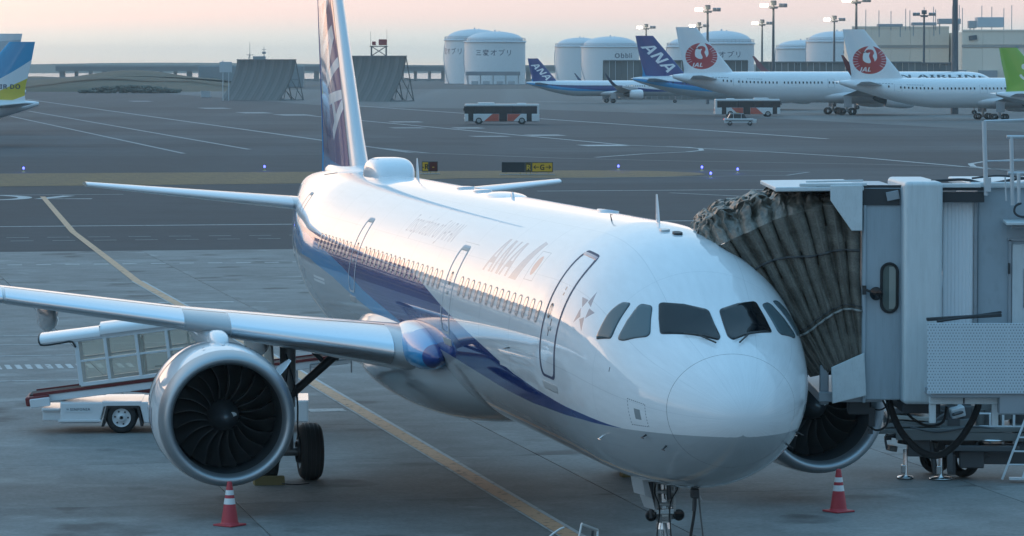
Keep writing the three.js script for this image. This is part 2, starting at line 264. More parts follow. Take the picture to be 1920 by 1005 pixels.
function band(outer, inner, off) {   // strip between two outlines of equal point count
  const n = outer.length, pos = [], idx = []; for (const P of [outer, inner]) P.forEach(p => { const q = skinOut(p[0], p[1], off); pos.push(q.x, q.y, q.z); });
  for (let j = 0; j < n; j++) { const a = j, b = (j + 1) % n; idx.push(a, n + a, b, b, n + a, n + b); }
  const g = new THREE.BufferGeometry(); g.setAttribute('position', new THREE.Float32BufferAttribute(pos, 3)); g.setIndex(idx); g.setAttribute('uv', new THREE.Float32BufferAttribute(new Float32Array(pos.length / 3 * 2), 2)); g.computeVertexNormals(); return flat(g);
}
// wing-like surface: sections { at, le, c, z, t, tw } where at = distance out from the axis, le = leading edge s
const foil = (x, t) => t * 5 * (0.2969 * Math.sqrt(x) - 0.126 * x - 0.3516 * x * x + 0.2843 * x ** 3 - 0.1036 * x ** 4);
function foilRing(S, map, x0 = 0, x1 = 1, n = 14, grow = 0, x0low = x0, x1low = x1) {
  const out = [], put = (x, up) => { const y = (up ? 1 : -0.85) * foil(x, S.t) * S.c + (S.camber || 0.018) * S.c * 4 * x * (1 - x) + (up ? grow : -grow), cx = x * S.c - (grow && x < 0.02 ? grow : 0), a = S.tw || 0; out.push(map(S.at, S.le + cx * Math.cos(a) + y * Math.sin(a), S.z + y * Math.cos(a) - cx * Math.sin(a))); };
  for (let i = n; i >= 0; i--) put(x0 + (x1 - x0) * (1 - Math.cos(PI / 2 * i / n)), true);
  for (let i = 1; i <= n; i++) put(x0low + (x1low - x0low) * (1 - Math.cos(PI / 2 * i / n)), false);
  return out;
}
const mapStbd = (at, s, z) => [-at, z, -s], mapPort = (at, s, z) => [at, z, -s], mapFin = (at, s, z) => [z, at, -s];
const wingLoft = (S, map, flip) => { const r = S.map(q => foilRing(q, map)); return loft(flip ? r.reverse() : r); };

// ---------------------------------------------------------------- the parked airliner in the foreground
const white = [0.78, 0.80, 0.82];
const paintWhite = gloss(...white), paintGrey = gloss(0.40, 0.42, 0.43), paintNavy = gloss(0.012, 0.022, 0.13), paintBlue = gloss(0.02, 0.23, 0.46);
const metalLip = mat(0.40, 0.43, 0.45, { metalness: 0.8, roughness: 0.42 }), metalSlat = mat(0.66, 0.69, 0.72, { metalness: 0.9, roughness: 0.24 });
const metalDark = mat(0.06, 0.065, 0.07, { metalness: 0.5, roughness: 0.45 }), metalGear = mat(0.30, 0.32, 0.33, { metalness: 0.4, roughness: 0.42 }), metalBright = mat(0.68, 0.7, 0.7, { metalness: 1, roughness: 0.2 });
const rubber = mat(0.018, 0.019, 0.02, { roughness: 0.75 }), blackPlastic = mat(0.02, 0.022, 0.024, { roughness: 0.5 }), hubMat = mat(0.36, 0.37, 0.37, { metalness: 0.3, roughness: 0.5 });
const sealMat = mat(0.05, 0.055, 0.065, { roughness: 0.5 }), glassDark = new THREE.MeshPhysicalMaterial({ color: rgb(0.004, 0.006, 0.008), roughness: 0.04, ior: 1.42 }), glassCabinReflect = gloss(0.42, 0.44, 0.46, { roughness: 0.2, clearcoatRoughness: 0.02 });  // cabin panes: bright reflection is put into their pale base colour
const glassSideReflect = new THREE.MeshPhysicalMaterial({ color: rgb(0.075, 0.115, 0.13), roughness: 0.05, ior: 1.5 });  // lighter copy of the cockpit glass: grazing reflection painted into its colour
const NAVY = '#06347e', SKYB = '#0f92cc', WHT = '#e7eaec', GREYB = '#a9b0b4', LET_GLARE = '#8d97a6';  // lettering grey has the glare off the skin mixed into the colour
// unrolled skin: canvas x runs towards the nose, y from the crown down the right side, under the belly and up the left side
function liveryPaint(s0, s1, W, H, lettering) {
  const [c, x] = canvas(W, H), X = s => (1 - (s - s0) / (s1 - s0)) * W, Y = th => th / (2 * PI) * H;
  x.fillStyle = WHT; x.fillRect(0, 0, W, H);
  const side = () => {
    const P = (pts, col) => { x.beginPath(); pts.forEach((p, i) => i ? x.lineTo(X(p[0]), Y(p[1])) : x.moveTo(X(p[0]), Y(p[1]))); x.closePath(); x.fillStyle = col; x.fill(); };
    const keel = range(0.02, 1.95, 40).map(s => { const [, b, , m] = section(s); return [s, Math.acos(clamp((2.985 - .025 * s / 2 - AXIS - m) / (m - b), -1, 1))]; });
    P([[-1, PI + .04], ...keel.map(([s, t]) => [s, t > PI - 1e-6 ? PI + .04 : t]), [3, 2.0], [4.5, 2.03], [7, 2.06], [9.2, 2.04], [11.4, 1.99], [13.8, 1.93], [16.4, 1.87], [22.5, 1.82], [25.2, 1.72], [28, 1.60], [31.6, 1.50], [36, 1.53], [38, 1.46], [41, 1.3], [45, 1.1], [45, PI + 0.04], [-1, PI + 0.04]], GREYB);
    P([[1.95, 1.972], [2.96, 1.955], [4.27, 1.945], [6.3, 1.895], [7.9, 1.84], [10.28, 1.706], [14.12, 1.505], [16.73, 1.345], [19.3, 1.205], [45, 1.205], [45, 1.12], [41, 1.3], [36, 1.30], [33, 1.26], [30.2, 1.322], [26.6, 1.462], [23.6, 1.623], [20.43, 1.745], [18.4, 1.83], [16.4, 1.875], [13.8, 1.935], [11.4, 1.99], [9.2, 2.045], [7, 2.06], [4.5, 2.03], [3, 2.0]], NAVY);
    P([[45, 1.0], [41, 1.29], [36, 1.30], [33, 1.255], [30.2, 1.322], [26.6, 1.462], [23.6, 1.623], [20.43, 1.745], [18.4, 1.83], [16.4, 1.875], [22.5, 1.82], [25.2, 1.72], [28, 1.60], [31.6, 1.50], [36, 1.53], [38, 1.46], [41, 1.3]], SKYB);
  };
  x.save(); side(); x.restore();
  x.save(); x.translate(0, H); x.scale(1, -1); side(); x.restore();
  if (lettering) { lettering(x, X, Y, 1); x.save(); x.translate(W, H); x.rotate(PI); lettering(x, s => W - X(s), Y, -1); x.restore(); }
  x.globalAlpha = .30; x.fillStyle = '#6f7a82'; for (let s = Math.ceil(s0 / 2.66) * 2.66; s < s1; s += 2.66) x.fillRect(X(s), 0, Math.max(1, W * .0006), H); for (const t of [.42, .98, 1.62, 2.2]) for (const k of [t, 2 * PI - t]) x.fillRect(0, Y(k), W, 1); x.globalAlpha = 1;
  const im = x.getImageData(0, 0, W, H), d = im.data;   // a little dirt, streaked along the airflow
  for (let j = 0; j < H; j++) for (let i = 0; i < W; i++) { const k = 1 - 0.045 * fb(i / W * 3, j / H * 16, 8, 3, 201) + 0.03 * (hash(i, j, 9) - 0.5) * 0.4, q = (j * W + i) * 4; d[q] *= k; d[q + 1] *= k; d[q + 2] *= k; }
  x.putImageData(im, 0, 0);
  return tex(c, { clampEdge: true });
}
const fwdLetters = (x, X, Y, dir) => {   // emblem of five triangles, service markings, small stencils
  const sx = Math.abs(X(1) - X(0)), sh = Y(1) / 2.02;   // pixels per metre along and round
  const star = (s, th, R) => { x.save(); x.translate(X(s), Y(th)); x.scale(sx, sh); x.fillStyle = '#7d8794'; for (let k = 0; k < 5; k++) { x.save(); x.rotate(k * 2 * PI / 5 + 0.1); x.beginPath(); x.moveTo(0, -R); x.lineTo(R * 0.36, -R * 0.32); x.lineTo(-R * 0.12, -R * 0.36); x.closePath(); x.fill(); x.restore(); } x.restore(); };
  star(3.55, 1.085, 0.38);
  x.strokeStyle = '#55606b'; x.setLineDash([7, 6]); x.lineWidth = 3; x.strokeRect(X(1.60), Y(1.60), 0.40 * sx, Y(1.90) - Y(1.60)); x.setLineDash([]);
  x.fillStyle = '#8f9699'; x.fillRect(X(1.46), Y(1.69), 0.14 * sx, Y(1.82) - Y(1.69));
  x.fillStyle = '#4a5560'; for (const [s, t, w, h] of [[4.86, 1.00, .07, .06], [4.84, 1.05, .07, .05], [4.95, 1.28, .05, .16], [5.0, 1.36, .05, .12], [2.16, 1.35, .02, .1]]) x.fillRect(X(s), Y(t), w * sx, h * sh);
  x.fillStyle = '#f4f6f7'; for (const t of [1.737, 1.785]) x.fillRect(X(8.95), Y(t), 1.7 * sx, 0.035 * sh);
};
const aftLetters = (x, X, Y) => {
  const sx = Math.abs(X(1) - X(0)), sh = Y(1) / 2.02;
  const text = (str, s, th, size, wide, font, col, skew = -0.22) => { x.save(); x.translate(X(s), Y(th)); x.scale(sx / 100 * wide, sh / 100); x.transform(1, 0, skew, 1, 0, 0); x.font = `${font} ${size * 100}px sans-serif`; x.fillStyle = col; x.textBaseline = 'alphabetic'; x.fillText(str, 0, 0); x.restore(); };
  text('ANA', 11.55, 1.075, 0.98, 1.05, 'bold', LET_GLARE, -0.3);
  x.fillStyle = LET_GLARE; for (const [a, w] of [[9.15, .62]]) { x.beginPath(); x.moveTo(X(a), Y(1.08)); x.lineTo(X(a - w), Y(1.08)); x.lineTo(X(a - w - .42), Y(.69)); x.lineTo(X(a - w - .1), Y(.67)); x.closePath(); x.fill(); }
  text('Inspiration of JAPAN', 20.8, .905, 0.62, 0.92, 'normal', LET_GLARE, -0.2);
  // flag: thin outline and disc
  x.strokeStyle = '#9aa3ab'; x.lineWidth = 2; x.strokeRect(X(7.95), Y(.77), .66 * sx, Y(1.05) - Y(.77)); x.fillStyle = '#c9867c'; x.beginPath(); x.ellipse(X(7.62), Y(.91), .19 * sx, .19 * sh, 0, 0, 2 * PI); x.fill();
  x.fillStyle = '#8b949b'; for (const [s, w] of [[34.6, .5], [34.0, .4], [33.5, .5], [32.9, .3]]) x.fillRect(X(s), Y(1.66), w * sx, .22 * sh);
  x.fillStyle = '#f4f6f7'; for (const t of [1.737, 1.785]) x.fillRect(X(8.95), Y(t), 1.7 * sx, 0.05 * sh);
  for (const t of [1.66, 1.70]) x.fillRect(X(31), Y(t), 1.7 * sx, 0.05 * sh);
  x.strokeStyle = '#7c8488'; x.lineWidth = 1.5;   // cargo door and access panels in the lower right side
  for (const [a, b, t0, t1] of [[27.8, 26.0, 1.93, 2.26], [25.6, 24.9, 1.92, 2.10], [25.6, 24.6, 2.14, 2.3]]) x.strokeRect(X(a), Y(t0), X(b) - X(a), Y(t1) - Y(t0));
  x.fillStyle = '#9aa5ad'; x.fillRect(X(14.4), Y(0.86), 1.4 * sx, 2);
};
const SPLIT = 7.0, RADOME = 0.78;
const ripple = noiseTex(256, (u, v) => { const k = 255 * fb(u, v, 6, 2, 611); return [k, k, k]; }, true), rip = (a, b) => { const t = ripple.clone(); t.repeat.set(a, b); t.needsUpdate = true; return t; };
const skinFwd = new THREE.MeshPhysicalMaterial({ map: liveryPaint(0, SPLIT, 2048, 2048, fwdLetters), roughness: 0.5, specularIntensity: 0.2, clearcoat: 1, clearcoatRoughness: 0.05 });
const skinAft = new THREE.MeshPhysicalMaterial({ map: liveryPaint(SPLIT, 44.5, 2048, 2048, aftLetters), roughness: 0.4, specularIntensity: 0.2, clearcoat: 1, clearcoatRoughness: 0.03, bumpMap: rip(10, 4), bumpScale: 0.005 });

const plane = thing('airliner', 'large foreground airliner, white with navy and light blue stripe, nose at the boarding bridge', 'airliner');
plane.position.set(NOSE[0], 0, NOSE[1]); plane.rotation.y = YAW;
function uvS(g, s0, s1) { const p = g.attributes.position, uv = g.attributes.uv; for (let i = 0; i < p.count; i++) uv.setX(i, 1 - (-p.getZ(i) - s0) / (s1 - s0)); return g; }
function seamless(s0, s1, ns, nt, t0, t1) {   // skin with the texture seam under the crown line
  const us = range(Math.sqrt(s0), Math.sqrt(s1), ns).map(q => q * q);
  const half = (a, b) => sheet((s, t) => skin(s, t), us, range(a, b, nt / 2), (s, t) => [1 - (s - t0) / (t1 - t0), 1 - (t < -1e-9 || a < 0 ? t + 2 * PI : t) / (2 * PI)]);
  return [half(0, PI), half(-PI, 0)];
}
mesh('radome', seamless(1e-6, RADOME, 26, 96, 0, SPLIT), skinFwd, plane);
mesh('forward_fuselage', seamless(RADOME + 0.005, SPLIT, 60, 112, 0, SPLIT), skinFwd, plane);
mesh('radome_joint', [sheet((s, t) => skinOut(s, t, -0.012), [RADOME - 0.02, RADOME + 0.03], range(-PI, PI, 96))], sealMat, plane);
mesh('fuselage', seamless(SPLIT, 44.5, 110, 112, SPLIT, 44.5), skinAft, plane);
// --- flight deck windows
const panes = [
  [[1.84, .49], [1.81, .035], [1.18, .035], [1.08, .075], [1.36, .60], [1.42, .62]],
  [[2.40, .668], [2.22, .575], [1.80, .745], [1.79, .80], [2.10, 1.017], [2.24, 1.055]],
  [[2.72, .803], [2.55, .735], [2.40, 1.10], [2.78, 1.209], [2.80, .947]],
];
panes[0] = [[2.21, .49], [1.82, .06], [1.20, .05], [1.11, .10], [1.66, .65]];
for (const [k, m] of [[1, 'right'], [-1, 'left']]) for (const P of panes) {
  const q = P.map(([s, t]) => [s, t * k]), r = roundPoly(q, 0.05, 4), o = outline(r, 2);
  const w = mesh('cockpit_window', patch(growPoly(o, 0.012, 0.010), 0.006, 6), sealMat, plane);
  mesh('pane', patch(o, 0.014, 7), P === panes[0] ? glassDark : glassSideReflect, w);
}
for (const k of [1, -1]) {   // wipers lie along the lower edge of the front panes
  const w = tube([[1.10, .10 * k], [1.25, .26 * k], [1.42, .44 * k]].map(([s, t]) => skinOut(s, t, 0.035).toArray()), 0.011, 8, 6);
  mesh('wiper', [w, tube([[1.0, .16 * k], [1.25, .30 * k]].map(([s, t]) => skinOut(s, t, 0.05).toArray()), 0.014, 4, 6)], blackPlastic, plane);
}
// --- cabin windows and doors on the right side (the left side is built alike)
const oval = (w, h, n = 20) => Array.from({ length: n }, (_, i) => { const a = i / n * 2 * PI, e = 0.72; return [w * Math.sign(Math.cos(a)) * Math.abs(Math.cos(a)) ** e, h * Math.sign(Math.sin(a)) * Math.abs(Math.sin(a)) ** e]; });
const rimMat = mat(0.36, 0.34, 0.33, { roughness: 0.5 });
const winGeo = [1, -1].map(k => {
  const at = (P) => P.map(([a, b]) => [12 + a, (1.268 + b) * k]); const O = at(oval(.134, .090)), I = at(oval(.118, .079));
  const rim = [band(O, I, 0.006)];
  return [mergeGeometries(rim.map(g => g.translate(0, 0, 12))), patch(I, 0.004, 3, 0.002).translate(0, 0, 12)];
});
const doorAt = [[4.93, .46, .655, 1.735], [13.95, .40, .905, 1.715], [25.2, .40, .875, 1.675], [36.4, .42, .80, 1.62]];
const winS = []; for (let s = 5.95; s < 36; s += 0.533) if (!doorAt.some(d => Math.abs(d[0] - s) < 0.62)) winS.push(s);
for (const k of [0, 1]) for (const s of winS) { if (s > 31) continue; const w = mesh('cabin_window', winGeo[k][0], rimMat, plane); w.position.z = -s; mesh('pane', winGeo[k][1], glassCabinReflect, w); }
const doorLine = mat(0.035, 0.055, 0.11, { roughness: .6 }), doorLinePale = mat(0.50, 0.54, 0.58, { roughness: .6 }), scuffMat = mat(0.42, 0.43, 0.43, { roughness: 0.55 });
for (const k of [1, -1]) doorAt.forEach(([c, hw, t0, t1], n) => {
  const mk = (d) => outline(roundPoly([[c - hw - d * 1.6, (t0 - d / 2) * k], [c + hw + d * 1.6, (t0 - d / 2) * k], [c + hw + d * 1.6, (t1 + d / 2) * k], [c - hw - d * 1.6, (t1 + d / 2) * k]], 0.19, 5), 14);
  const d = mesh('door', band(mk(0.022), mk(-0.022), 0.004), n === 0 ? doorLine : doorLinePale, plane);
  mesh('door_header', patch(outline([[c - hw + .05, (t0 + .012) * k], [c + hw - .05, (t0 + .012) * k], [c + hw - .05, (t0 + .045) * k], [c - hw + .05, (t0 + .045) * k]], 3), 0.006, 2), n === 0 ? paintNavy : scuffMat, d);
  mesh('door_window', [band(oval(.075, .062).map(([a, b]) => [c + .22 * (n ? 0 : 1) + a, (1.225 + b) * k]), oval(.052, .043).map(([a, b]) => [c + .22 * (n ? 0 : 1) + a, (1.225 + b) * k]), 0.008)], sealMat, d);
  mesh('scuff_plate', patch(outline([[c - hw - .02, (t1 + .05) * k], [c + hw + .02, (t1 + .05) * k], [c + hw - .04, (t1 + .115) * k], [c - hw + .04, (t1 + .115) * k]], 3), 0.005, 3), scuffMat, d);
  mesh('handle', patch(outline([[c - .1, 1.34 * k], [c + .1, 1.34 * k], [c + .1, 1.37 * k], [c - .1, 1.37 * k]], 2), 0.01, 2), scuffMat, d);
});
// --- probes, aerials, lights on the skin
const blade = (s, th, h, c, t, lean = 0.25) => { const b = skin(s, th); return loft([[0, 1], [.55, .75], [1, .42]].map(([f, k]) => { const a = []; for (let i = 0; i < 12; i++) { const g = i / 12 * 2 * PI; a.push([b.x + t / 2 * k * Math.cos(g), b.y - .03 + (h + .03) * f, b.z - lean * h * f + c / 2 * k * Math.sin(g)]); } return a; })); };
mesh('aerial', blade(5.45, 0.0, 0.46, .26, .04), paintWhite, plane);
mesh('aerial', blade(28.3, 0.0, 0.46, .30, .05), paintWhite, plane);
mesh('aerial', blade(16.9, 0.06, 0.10, .22, .09), paintWhite, plane);
mesh('satcom_blister', [sheet((u, v) => { const p = skin(18.2 + 1.2 * u, 0.0); return V(0.36 * Math.sin(v) * Math.sqrt(Math.max(0, 1 - u * u)), p.y - .04 + .10 * Math.cos(v) * Math.sqrt(Math.max(0, 1 - u * u)), p.z); }, range(-1, 1, 16), range(-PI / 2, PI / 2, 14))], paintWhite, plane);
for (const [s, t] of [[20.3, .03], [22.2, .03], [10, -0.1]]) mesh('flush_aerial', patch(oval(.26, .09).map(([a, b]) => [s + a, t + b]), 0.035, 4, 0.04), paintWhite, plane);
for (const [s, t] of [[4.45, .07], [4.15, .0]]) mesh('beacon_base', patch(oval(.10, .04).map(([a, b]) => [s + a, t + b]), 0.03, 3, 0.04), s < 4.2 ? blackPlastic : paintGrey, plane);
for (const [s, t] of [[7.85, 1.628], [7.12, .2]]) { const p = skinOut(s, t, .0), q = skinOut(s, t, .10); mesh('probe', [rod(p, q, .012, .006), rod(q, q.clone().add(V(0, 0, .16)), .009, .005)], metalDark, plane); }
for (const k of [1, -1]) for (const [s, t] of [[2.85, 2.12], [1.35, 2.02], [1.05, 2.2]]) { const p = skinOut(s, t * k, 0), q = skinOut(s, t * k, .09); mesh('probe', [rod(p, q, .016, .010), rod(q.clone().add(V(0, 0, -.03)), q.clone().add(V(0, 0, .14)), .012, .007)], s > 2 ? metalBright : metalDark, plane); }
mesh('registration_slot', patch(outline([[37.2, .30], [38.6, .42], [38.6, .44], [37.2, .32]], 4), .006, 2), sealMat, plane);
// --- antenna dome on the rear crown
mesh('antenna_dome', [sheet((u, v) => { const e = (x, p) => Math.sign(x) * Math.abs(x) ** p, r = Math.sqrt(Math.max(0, 1 - Math.abs(u) ** 3.2)); return V(.52 * e(Math.sin(v), .5) * (r ** .4), AXIS + 1.86 + .60 * e(Math.cos(v), .45) * r, -(32.3 + 1.15 * u)); }, range(-0.999, .999, 26), range(-PI / 2, PI / 2, 28))], paintWhite, plane);
// --- belly and wing root fairing
const superE = (a, p) => Math.sign(a) * Math.abs(a) ** p;
mesh('belly_fairing', sheet((u, t) => { const k = Math.pow(Math.max(0, 1 - Math.abs(u) ** 2.6), 0.55), w = 2.28 * k, h = 1.14 * k; return V(-w * superE(Math.sin(t), .82), 2.72 - h * superE(Math.cos(t), .86) * (Math.cos(t) > 0 ? 1.08 : .9), -(20.6 + 7.4 * u)); }, range(-.999, .999, 60), range(-PI, PI, 72)), gloss(0.42, 0.45, 0.46, { clearcoatRoughness: 0.1 }), plane);
for (const k of [1, -1]) mesh('wing_root_fairing', sheet((u, t) => { const f = Math.pow(Math.max(0, 1 - Math.abs(u) ** 2.2), 0.6); return V(k * -(1.90 + .46 * f * Math.sin(t)), 3.12 + .10 * u + .42 * f * Math.cos(t), -(17.0 + 2.1 * u)); }, range(-.999, .999, 40), range(-PI, PI, 40), (u, t) => [(u + 1) / 2, .5 + t / 7]), k > 0 ? skinRoot() : paintNavy, plane);
function skinRoot() { const [c, x] = canvas(256, 64); x.fillStyle = '#dfe5e8'; x.fillRect(0, 0, 256, 64); x.fillStyle = SKYB; x.beginPath(); x.moveTo(0, 0); x.lineTo(256, 0); x.lineTo(256, 8); x.lineTo(90, 26); x.lineTo(60, 64); x.lineTo(0, 64); x.fill(); x.fillStyle = NAVY; x.beginPath(); x.moveTo(0, 0); x.lineTo(30, 0); x.lineTo(14, 64); x.lineTo(0, 64); x.fill(); return new THREE.MeshPhysicalMaterial({ map: tex(c, { clampEdge: true }), roughness: .4, clearcoat: 1, clearcoatRoughness: .06 }); }  // white on the upper fairing is a bright sky reflection put into the paint
// --- wings
const LE = l => 16.2 + (l - 1.98) * Math.tan(27.3 * PI / 180), ZL = l => 3.03 + 0.12 * (l - 2.4);
const W0 = [[1.2, 7.6, .145, .075], [2.45, 6.75, .14, .07], [4.2, 5.45, .128, .055], [6.4, 4.05, .118, .04], [9, 3.45, .112, .03], [12.5, 2.6, .108, .02], [16.6, 1.62, .105, .005]].map(([at, c, t, tw]) => ({ at, le: LE(at), c, z: ZL(at), t, tw }));
const secAt = l => { let i = 0; while (i < W0.length - 2 && W0[i + 1].at < l) i++; const a = W0[i], b = W0[i + 1], t = (l - a.at) / (b.at - a.at); return { at: l, le: lerp(a.le, b.le, t), c: lerp(a.c, b.c, t), z: lerp(a.z, b.z, t), t: lerp(a.t, b.t, t), tw: lerp(a.tw, b.tw, t) }; };
for (const [k, map] of [[1, mapStbd], [-1, mapPort]]) {
  const wing = mesh('wing', wingLoft(W0, map, k < 0), gloss(0.52, 0.55, 0.57, { clearcoatRoughness: 0.12 }), plane);
  for (const [a, b] of [[2.5, 5.42], [6.28, 9.6], [9.66, 13], [13.06, 16.3]]) { const n = 7; mesh('slat', loft((() => { const r = range(a, b, n).map(l => foilRing(secAt(l), map, 0, .17, 12, .014, 0, .07)); return k < 0 ? r.reverse() : r; })()), metalSlat, wing); }
  mesh('slat_gap_panel', loft((() => { const r = range(5.44, 6.26, 3).map(l => foilRing(secAt(l), map, 0, .16, 12, .004, 0, .06)); return k < 0 ? r.reverse() : r; })()), gloss(0.34, 0.37, 0.39, { clearcoatRoughness: 0.2 }), wing);
  mesh('sharklet', wingLoft([[16.6, 0, 1.62], [17.2, .35, 1.4], [17.55, 1.1, 1.1], [17.75, 2.4, .55]].map(([at, dz, c]) => ({ at, le: LE(16.6) + (at - 16.6) * .5 + dz * .75, c, z: ZL(16.6) + dz, t: .09, tw: 0 })), map, k < 0), paintWhite, wing);
  for (const [l, len, r] of [[4.5, 3.2, .24], [8.6, 3.5, .28], [12.4, 2.6, .2]]) { const q = secAt(l), zc = q.z - .42, s0 = q.le + q.c * .45; mesh('flap_track_fairing', sheet((u, t) => { const f = Math.pow(Math.max(0, 1 - Math.abs(u) ** 2.2), .6); return V(-k * (l + r * .72 * f * Math.sin(t)), zc - .10 * u + r * 1.15 * f * Math.cos(t), -(s0 + len / 2 + len / 2 * u)); }, range(-.999, .999, 24), range(-PI, PI, 24)), paintGrey, wing); }
}
// --- tail
const stabSec = [[.6, 38.7, 3.9], [1.4, 39.2, 3.55], [6.225, 42.2, 1.35]].map(([at, le, c]) => ({ at, le, c, z: 4.93 + (at - .6) * .085, t: .10, tw: 0, camber: 0.0001 }));
for (const [k, map] of [[1, mapStbd], [-1, mapPort]]) {
  const h = mesh('horizontal_stabiliser', wingLoft(stabSec, map, k < 0), gloss(0.55, 0.58, 0.6), plane);
  mesh('leading_edge', loft((() => { const r = range(1.3, 6.2, 6).map(l => { const t = clamp((l - 1.4) / 4.825, -0.1, 1); return foilRing({ at: l, le: lerp(39.2, 42.2, t), c: lerp(3.55, 1.35, t), z: 4.93 + (l - .6) * .085, t: .10, tw: 0, camber: .0001 }, map, 0, .2, 10, .008, 0, .06); }); return k < 0 ? r.reverse() : r; })()), paintWhite, h);
}
// fin art: x runs aft -> forward over 7.9 m, y from tip to root over 6 m (right side)
function finArt(draw, bg, w = 512, h = 512) { const [c, x] = canvas(w, h); x.fillStyle = bg; x.fillRect(0, 0, w, h); draw(x, w, h); return tex(c, { clampEdge: true }); }
const artNavy = (x, w, h) => {
  x.fillStyle = SKYB; x.beginPath(); x.moveTo(0, h * .25); x.lineTo(w * .22, h); x.lineTo(0, h); x.fill(); x.beginPath(); x.moveTo(0, h * .9); x.lineTo(w, h * .97); x.lineTo(w, h); x.lineTo(0, h); x.fill();
  x.save(); x.translate(w * .215, h * .20); x.rotate(0.865); x.transform(1, 0, -0.30, 1, 0, 0); x.font = `bold ${h * .31}px sans-serif`; x.fillStyle = '#eef2f5'; x.scale(1.22, 1); x.fillText('ANA', 0, h * .13); x.restore();
};
const finSec = [[5.7, 35.9, 7.2], [6.2, 36.6, 6.4], [7.2, 37.45, 5.7], [9.4, 39.35, 4.35], [11.76, 41.4, 2.75]].map(([at, le, c]) => ({ at, le, c, z: 0, t: .105, tw: 0, camber: 0.0001 }));
function finMesh(name, secs, artTex, plain, parent, side = 1) {   // one lofted solid; the side with the art is its own material slot
  const rings = secs.map(q => foilRing(q, mapFin, 0, 1, 12)), n = rings[0].length, half = (n - 1) / 2, art = [], rest = [];
  let s0 = 1e9, s1 = -1e9, y0 = 1e9, y1 = -1e9; rings.forEach(r => r.forEach(p => { s0 = Math.min(s0, -p[2]); s1 = Math.max(s1, -p[2]); y0 = Math.min(y0, p[1]); y1 = Math.max(y1, p[1]); }));
  const put = (arr, ...ps) => { for (const p of ps) arr.push(p); };
  for (let i = 1; i < rings.length; i++) for (let j = 0; j < n; j++) { const a = rings[i - 1][j], b = rings[i - 1][(j + 1) % n], c = rings[i][j], d = rings[i][(j + 1) % n]; const right = (a[0] + b[0] + c[0] + d[0]) < 0; put(right === (side > 0) ? art : rest, a, b, c, b, d, c); }
  const top = rings[rings.length - 1]; for (let j = 1; j < n - 1; j++) put(rest, top[0], top[j], top[j + 1]);
  const build = P => { const g = new THREE.BufferGeometry(); g.setAttribute('position', new THREE.Float32BufferAttribute(P.flat(), 3)); g.setAttribute('uv', new THREE.Float32BufferAttribute(P.flatMap(p => { const u = (s1 + p[2]) / (s1 - s0); return [side > 0 ? u : 1 - u, (p[1] - y0) / (y1 - y0)]; }), 2)); return smooth(g); };
  const g = mergeGeometries([build(art), build(rest)], true);
  return mesh(name, g, [new THREE.MeshPhysicalMaterial({ map: artTex, roughness: .4, clearcoat: 1, clearcoatRoughness: .05 }), plain], parent);
}
function smooth(g) { const p = g.attributes.position, key = new Map(), nn = new Float32Array(p.count * 3); g.computeVertexNormals(); const n = g.attributes.normal; for (let i = 0; i < p.count; i++) { const k = [p.getX(i), p.getY(i), p.getZ(i)].map(v => v.toFixed(3)).join(); const e = key.get(k) || [0, 0, 0]; e[0] += n.getX(i); e[1] += n.getY(i); e[2] += n.getZ(i); key.set(k, e); } for (let i = 0; i < p.count; i++) { const e = key.get([p.getX(i), p.getY(i), p.getZ(i)].map(v => v.toFixed(3)).join()), l = Math.hypot(...e) || 1; nn.set([e[0] / l, e[1] / l, e[2] / l], i * 3); } g.setAttribute('normal', new THREE.Float32BufferAttribute(nn, 3)); return g; }
const navyFinTex = finArt(artNavy, NAVY);
const fin = finMesh('tail_fin', finSec, navyFinTex, paintNavy, plane, 1);
mesh('leading_edge', loft(range(0, 1, 8).map(t => { const at = lerp(6.0, 11.72, t), i = at < 6.2 ? 0 : at < 7.2 ? 1 : at < 9.4 ? 2 : 3, a = finSec[i], b = finSec[i + 1], k = (at - a.at) / (b.at - a.at); return foilRing({ at, le: lerp(a.le, b.le, k), c: lerp(a.c, b.c, k), z: 0, t: .105, tw: 0, camber: .0001 }, mapFin, 0, .085, 10, .008); })), gloss(.66, .69, .72, { clearcoatRoughness: .1 }), fin);
mesh('fin_fillet', sheet((u, t) => { const f = Math.pow(Math.max(0, 1 - Math.abs(u) ** 2), .5); return V(.40 * f * Math.sin(t), 5.74 + .34 * f * Math.cos(t), -(38.2 + 3.6 * u)); }, range(-.999, .999, 24), range(-PI / 2, PI / 2, 20)), paintWhite, plane);
mesh('exhaust_pipe', lathe([[.19, 0], [.21, -.25], [.19, -.3], [.15, -.2], [.14, 0]], 24).translate(0, AXIS + 1.43, -44.5), metalDark, plane);
// --- engines
const fanMat = mat(0.030, 0.032, 0.034, { metalness: 0.6, roughness: 0.28 }), ductMat = mat(0.045, 0.052, 0.057, { metalness: 0.2, roughness: 0.5 }), spinnerMat = gloss(0.025, 0.03, 0.035);
const bladeGeo = (() => {   // wide-chord blade standing on +y, swept and twisted about its span; axis = z, front towards +z
  const r0 = .30, r1 = .985, rings = range(0, 1, 10).map(t => { const r = lerp(r0, r1, t), tw = lerp(.45, 1.12, t), c = lerp(.26, .36, t) * (t > .9 ? 1 - (t - .9) * 1.6 : 1), sw = .10 * Math.sin(t * PI * .9) - .06 * t, out = []; for (let i = 0; i < 12; i++) { const a = i / 12 * 2 * PI, x = c / 2 * Math.cos(a), y = .011 * (1.15 - t * .7) * Math.sin(a) + .05 * c * (1 - (2 * x / c) ** 2); out.push([sw + x * Math.sin(tw) + y * Math.cos(tw), r, -x * Math.cos(tw) + y * Math.sin(tw)]); } return out; }); return loft(rings);
})();
